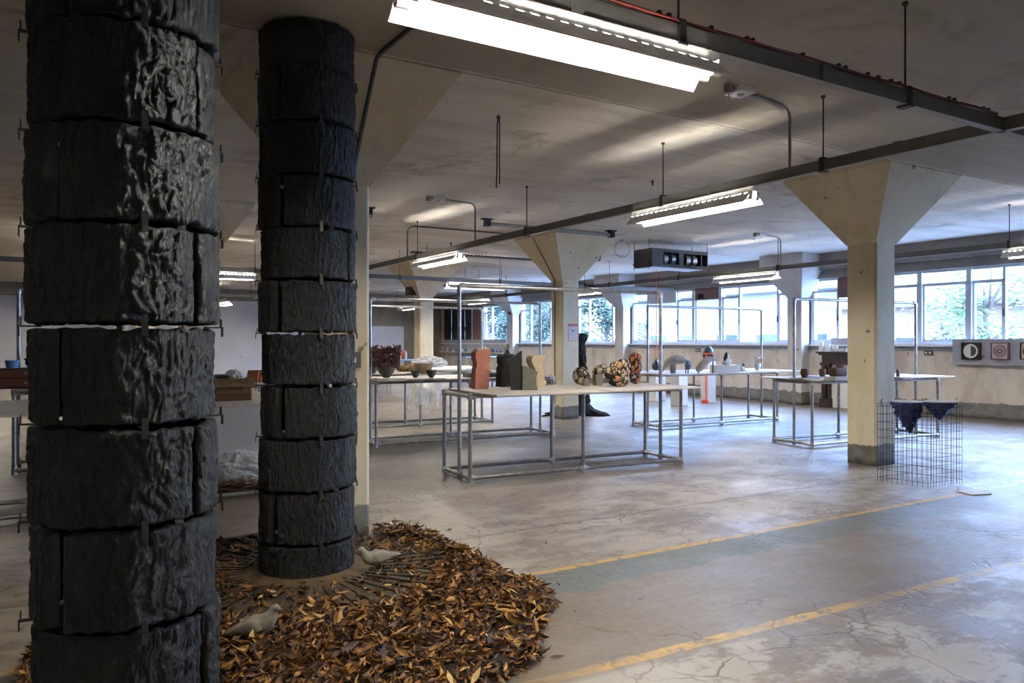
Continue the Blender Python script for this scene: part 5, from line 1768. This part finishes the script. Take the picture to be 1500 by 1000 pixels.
OUTL = [(545, 779), (575, 776), (610, 781), (645, 790), (668, 806), (700, 817), (722, 831), (745, 848), (770, 857), (795, 860), (811, 874), (815, 893), (800, 905), (797, 925), (792, 945), (800, 960), (775, 980), (740, 1003), (700, 1060), (560, 1180), (330, 1330), (120, 1250), (22, 1010), (38, 960), (120, 880), (230, 815), (322, 799), (380, 797), (470, 783)]
POLY = [at(x, y) for x, y in OUTL]
def inside(p):
    c_ = False
    j = len(POLY) - 1
    for i in range(len(POLY)):
        a, b_ = POLY[i], POLY[j]
        if (a.y > p.y) != (b_.y > p.y) and p.x < (b_.x - a.x) * (p.y - a.y) / (b_.y - a.y) + a.x:
            c_ = not c_
        j = i
    return c_
def edge_dist(p):
    m = 9
    for i in range(len(POLY)):
        a, b_ = POLY[i - 1], POLY[i]
        ab = b_ - a
        u = max(0, min(1, (p - a).dot(ab) / ab.length_squared))
        m = min(m, (p - a - ab * u).length)
    return m
xsL, ysL = [p.x for p in POLY], [p.y for p in POLY]
def bed(p):
    """height of the leaf bed and chance of leaves at a place"""
    r = (p - T2).length
    r1 = (p - T1).length
    if r < RT + .03 or r1 < RT + .02 or (1.70 < p.x < 2.22 and 5.57 < p.y < 6.09):
        return None
    e = edge_dist(p)
    n_ = noise.noise(Vector((p.x * 3, p.y * 3, 0)))
    ang = math.degrees(atan2(p.y - T2.y, p.x - T2.x))
    cover = max(0.0, min(1.0, (r + .16 * n_ - .80) / .26))
    if r < .45:
        cover = max(cover, .05)
    elif r < 1.08:
        cover = max(cover, .19 + .14 * n_)
    bd = max(0.0, 1 - abs(e - .22) / .22)
    return (.012 + .050 * cover * min(1, e / .10) + .030 * bd * min(1, e / .1)), cover
# a bed of dark crumbled litter under the whole leaves
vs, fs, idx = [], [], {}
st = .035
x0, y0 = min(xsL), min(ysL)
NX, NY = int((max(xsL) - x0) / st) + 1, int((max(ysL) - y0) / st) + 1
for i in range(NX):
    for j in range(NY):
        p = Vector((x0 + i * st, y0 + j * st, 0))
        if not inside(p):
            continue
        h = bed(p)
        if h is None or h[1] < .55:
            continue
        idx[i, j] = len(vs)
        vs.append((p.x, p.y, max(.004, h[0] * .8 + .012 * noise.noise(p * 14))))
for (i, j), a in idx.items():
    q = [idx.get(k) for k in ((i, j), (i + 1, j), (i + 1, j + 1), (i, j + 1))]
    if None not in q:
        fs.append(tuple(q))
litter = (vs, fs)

def leaf_shape(L, W, curl, bend, twist, seed):
    """a dry magnolia-like leaf, curled along and across"""
    rnd = random.Random(seed)
    nu, nv = 6, 2
    vs, fs = [], []
    for i in range(nu + 1):
        u = i / nu
        w = W * max(.06, sin(pi * min(1, u * 1.02)) ** .75 * (1 - .25 * u))
        for j in range(-1, nv):
            s = j
            a = s * curl * (1 + .3 * sin(u * 6 + seed))
            y = w * (sin(a) / curl if abs(curl) > .05 else s)
            z = w * (1 - cos(a)) / max(.05, curl) + bend * L * (u - .5) ** 2 * 4 * .25
            tw = twist * (u - .5)
            vs.append(((u - .5) * L * (1 - .25 * abs(bend)), y * cos(tw) - z * sin(tw), y * sin(tw) + z * cos(tw)))
    for i in range(nu):
        for j in range(2):
            q = i * 3 + j
            fs.append((q, q + 3, q + 4, q + 1))
    st_ = len(vs)
    return vs, fs
LV = []
rnd = random.Random(21)
for k in range(14):
    LV.append(leaf_shape(rnd.uniform(.06, .115), rnd.uniform(.009, .019), rnd.uniform(.5, 2.0), rnd.uniform(-.2, 1.3), rnd.uniform(-2.2, 2.2), k))
LM = []
for vs_, fs_ in LV:
    me = bpy.data.meshes.new('dry_leaf')
    me.from_pydata(vs_, [], fs_)
    me.materials.append(M['leaf'])
    me.polygons.foreach_set('use_smooth', [True] * len(me.polygons))
    LM.append(me)
spots = []
area_n = 10500
while len(spots) < area_n:
    p = Vector((rnd.uniform(min(xsL), max(xsL)), rnd.uniform(min(ysL), max(ysL)), 0))
    if not inside(p):
        continue
    h = bed(p)
    if h is None or rnd.random() > h[1] + .02:
        if h is None or rnd.random() > .02:
            continue
    lay = rnd.random()
    z = h[0] * (.35 + .65 * lay) + .010 + .018 * lay * lay + .014 * noise.noise(p * 9)
    spots.append((p, max(z, .012), lay, rnd.uniform(0, 2 * pi), rnd.gauss(0, .5), rnd.gauss(0, .45) + (pi if rnd.random() < .45 else 0), rnd.randrange(14), rnd.uniform(.75, 1.25)))
# the whole leaves that show largest are things of their own
vis = []
for i, s in enumerate(spots):
    p = s[0]
    d = depth(p)
    px = 750 + FOC * (p.x * CA - p.y * SA) / max(.1, d)
    py = 500 + FOC * (EYE - s[1]) / max(.1, d)
    hid = abs(math.degrees(math.atan((px - 750) / FOC) - math.atan((180 - 750) / FOC))) < 6.0
    if d > 2 and 332 < px < 1490 and py < 992 and s[2] > .78 and not hid:
        vis.append((-s[7] / d, i))
vis.sort()
single = set(i for _, i in vis[:300])
first = None
B = MB()
for i, (p, z, lay, a, rx, ry, k, sc) in enumerate(spots):
    m = T(p.x, p.y, z) @ RZ(a) @ RX(rx) @ RY(ry) @ Matrix.Scale(sc, 4)
    if i in single:
        o = bpy.data.objects.new('dry_leaf', LM[k])
        COL.objects.link(o)
        o.matrix_world = m @ T(0, 0, 0.006)
        tag(o, 'curled dry brown leaf lying on top of the leaf pile', 'leaf', 'dry leaves on top of the pile')
    else:
        vs_, fs_ = LV[k]
        B.add(vs_, fs_, m)
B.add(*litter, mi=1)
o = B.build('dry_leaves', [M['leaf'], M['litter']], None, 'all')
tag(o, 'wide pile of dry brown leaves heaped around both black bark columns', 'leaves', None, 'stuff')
for px, py, lab in ((842, 900, 'single curled leaf on bare concrete just beyond the edge of the pile'), (939, 881, 'lone brown leaf out on the bare floor between the yellow lines'), (815, 966, 'brown leaf at the outer edge of the pile near the second yellow line'),
                    (790, 968, 'crumpled leaf beside the pile edge'), (819, 860, 'thin dark leaf on the grey-green strip'), (657, 779, 'small leaf on the pale floor beyond the pile'), (800, 799, 'thin brown leaf on the pale floor before the first yellow line'), (765, 993, 'small dark leaf fragment by the second yellow line')):
    k = rnd.randrange(14)
    o = bpy.data.objects.new('dry_leaf', LM[k])
    COL.objects.link(o)
    p = at(px, py)
    o.location = (p.x, p.y, .012)
    o.rotation_euler = (rnd.gauss(0, .2), rnd.gauss(0, .1), rnd.uniform(0, 6))
    o.scale = (.8,) * 3
    tag(o, lab, 'leaf')
p = at(570, 777.5, 0)
t = thing('white_card', 'white card lying on the floor at the back edge of the leaf pile', 'card', (p.x - .03, p.y - .02, 0), .3)
MB().box((-.09, -.05, .05), (.09, .05, .056), RX(-.12)).build('card', M['paper'], t)

# ------------------------------------------------------------------ the two stone pigeons
def pigeon(label, loc, rz, pose, s=1.0):
    t = thing('pigeon', label, 'bird', loc, rz)
    if pose == 'stand':
        secs = [(-.155, 0, .098, .012, .004, -.1), (-.115, 0, .100, .020, .008, -.1), (-.075, 0, .100, .030, .022, -.12), (-.03, 0, .098, .044, .040, -.05), (.02, 0, .096, .048, .046, .15), (.062, 0, .106, .040, .042, .55),
                (.086, 0, .128, .026, .028, .95), (.096, 0, .148, .0195, .021, .9), (.104, 0, .160, .020, .021, .45), (.115, 0, .163, .019, .019, .1), (.127, 0, .161, .012, .012, -.1), (.133, 0, .160, .004, .004, -.1)]
        legs = True
        bk = ((.128, 0, .160), (.150, 0, .153))
        wz = .104
    else:
        secs = [(-.17, 0, .030, .016, .004, .15), (-.13, 0, .036, .026, .010, .2), (-.08, 0, .050, .040, .030, .3), (-.03, 0, .064, .054, .048, .3), (.02, 0, .074, .056, .055, .35), (.065, 0, .096, .044, .047, .7),
                (.088, 0, .128, .029, .031, 1.0), (.096, 0, .150, .021, .022, .9), (.104, 0, .164, .021, .022, .4), (.116, 0, .167, .020, .020, .0), (.128, 0, .163, .012, .012, -.2), (.134, 0, .161, .004, .004, -.2)]
        legs = False
        bk = ((.129, 0, .162), (.152, 0, .152))
        wz = .078
    b = MB()
    b.body([tuple(v * s for v in q[:5]) + (q[5],) for q in secs], 20)
    b.build('bird_body', M['dove'], t, 'all')
    MB().tube([tuple(v * s for v in bk[0]), tuple(v * s for v in bk[1])], [.0055 * s, .0015 * s], 8).build('beak', M['dove'], t, True)
    for sd in (-1, 1):
        e = MB().blob((.0035 * s,) * 3, 0, 1, 2, 0, T(.113 * s, sd * .0185 * s, bk[0][2] * s + .004 * s))
        e.build('eye', M['black'], t, True)
        w = MB()
        if pose == 'stand':
            ws = [(.045, .038, wz + .002, .010, .026, .3), (.0, .044, wz + .004, .008, .034, .1), (-.06, .036, wz + .002, .007, .024, 0), (-.12, .018, wz, .005, .010, 0), (-.15, .012, wz - .002, .003, .004, 0)]
        else:
            ws = [(.045, .042, wz + .018, .010, .028, .5), (.0, .052, wz + .004, .008, .038, .35), (-.06, .044, wz - .014, .007, .028, .3), (-.12, .026, wz - .032, .005, .012, .2), (-.16, .014, wz - .042, .003, .004, .1)]
        w.body([(x * s, sd * y * s, z * s, ww * s, hh * s, pt) for x, y, z, ww, hh, pt in ws], 14)
        w.build('wing', M['dove'], t, 'all')
        if legs:
            lg = MB()
            x = .012 if sd < 0 else -.012
            lg.tube([(x * s, sd * .018 * s, .072 * s), ((x - .008) * s, sd * .02 * s, .042 * s), ((x + .004) * s, sd * .02 * s, .006 * s)], [.008 * s, .0045 * s, .004 * s], 8)
            for a in (-.5, 0, .5, pi):
                L = .026 if a != pi else .014
                lg.tube([((x + .004) * s, sd * .02 * s, .006 * s), ((x + .004 + cos(a) * L) * s, (sd * .02 + sin(a) * L) * s, .003 * s)], [.004 * s, .002 * s], 6)
            lg.build('leg', M['dove'], t, True)
    return t
rt = atan2(-SA, CA)
p = at(553, 845)
pigeon('pale stone pigeon standing on the grate beside the second bark column', (p.x, p.y, .028), rt + pi + .55, 'stand', 1.0)
p = at(372, 948)
pigeon('grey stone pigeon sitting among the leaves between the two bark columns', (p.x, p.y, .035), rt + .05, 'sit', .95)
# ------------------------------------------------------------------ daylight and camera
W = bpy.data.worlds.new('overcast_sky')
SC.world = W
W.use_nodes = True
nt = W.node_tree
nt.nodes.clear()
o_ = nt.nodes.new('ShaderNodeOutputWorld')
bg = nt.nodes.new('ShaderNodeBackground')
tc = nt.nodes.new('ShaderNodeTexCoord')
sx = nt.nodes.new('ShaderNodeSeparateXYZ')
rp = nt.nodes.new('ShaderNodeValToRGB')
rp.color_ramp.elements[0].position = 0.45
rp.color_ramp.elements[0].color = (0.36, 0.56, 1.0, 1)
rp.color_ramp.elements[1].position = 1.0
rp.color_ramp.elements[1].color = (0.32, 0.52, 1.0, 1)
nt.links.new(tc.outputs['Generated'], sx.inputs[0])
nt.links.new(sx.outputs[2], rp.inputs[0])
nt.links.new(rp.outputs[0], bg.inputs[0])
bg.inputs[1].default_value = 12.5
nt.links.new(bg.outputs[0], o_.inputs[0])
# sampling portals in the window openings (they give no light of their own)
for i, (y0, y1) in enumerate(bays):
    l = bpy.data.lights.new('window_portal', 'AREA')
    l.shape = 'RECTANGLE'
    l.size = y1 - y0
    l.size_y = HEAD - SILL
    l.cycles.is_portal = True
    lo = bpy.data.objects.new('window_portal', l)
    COL.objects.link(lo)
    lo.location = (XW + 0.32, (y0 + y1) / 2, (SILL + HEAD) / 2)
    lo.rotation_euler = Vector((-1, 0, 0)).to_track_quat('-Z', 'Z').to_euler()
cam = bpy.data.cameras.new('camera')
cam.sensor_width = 36.0
cam.lens = FOC / 1500 * 36.0
cam.clip_end = 200
co = bpy.data.objects.new('camera', cam)
COL.objects.link(co)
co.location = (0, 0, EYE)
co.rotation_euler = (pi / 2, 0, -YAW)
SC.camera = co
vs_ = SC.view_settings
vs_.view_transform = 'Standard'
vs_.look = 'None'
vs_.exposure = 1.65
vs_.gamma = 1.0
vs_.use_curve_mapping = False
SC.cycles.max_bounces = 8
SC.cycles.diffuse_bounces = 4
SC.cycles.use_adaptive_sampling = True
SC.cycles.adaptive_threshold = 0.06
SC.cycles.glossy_bounces = 4
SC.cycles.transparent_max_bounces = 12
SC.cycles.sample_clamp_indirect = 6.0
SC.cycles.caustics_reflective = False
SC.cycles.caustics_refractive = False
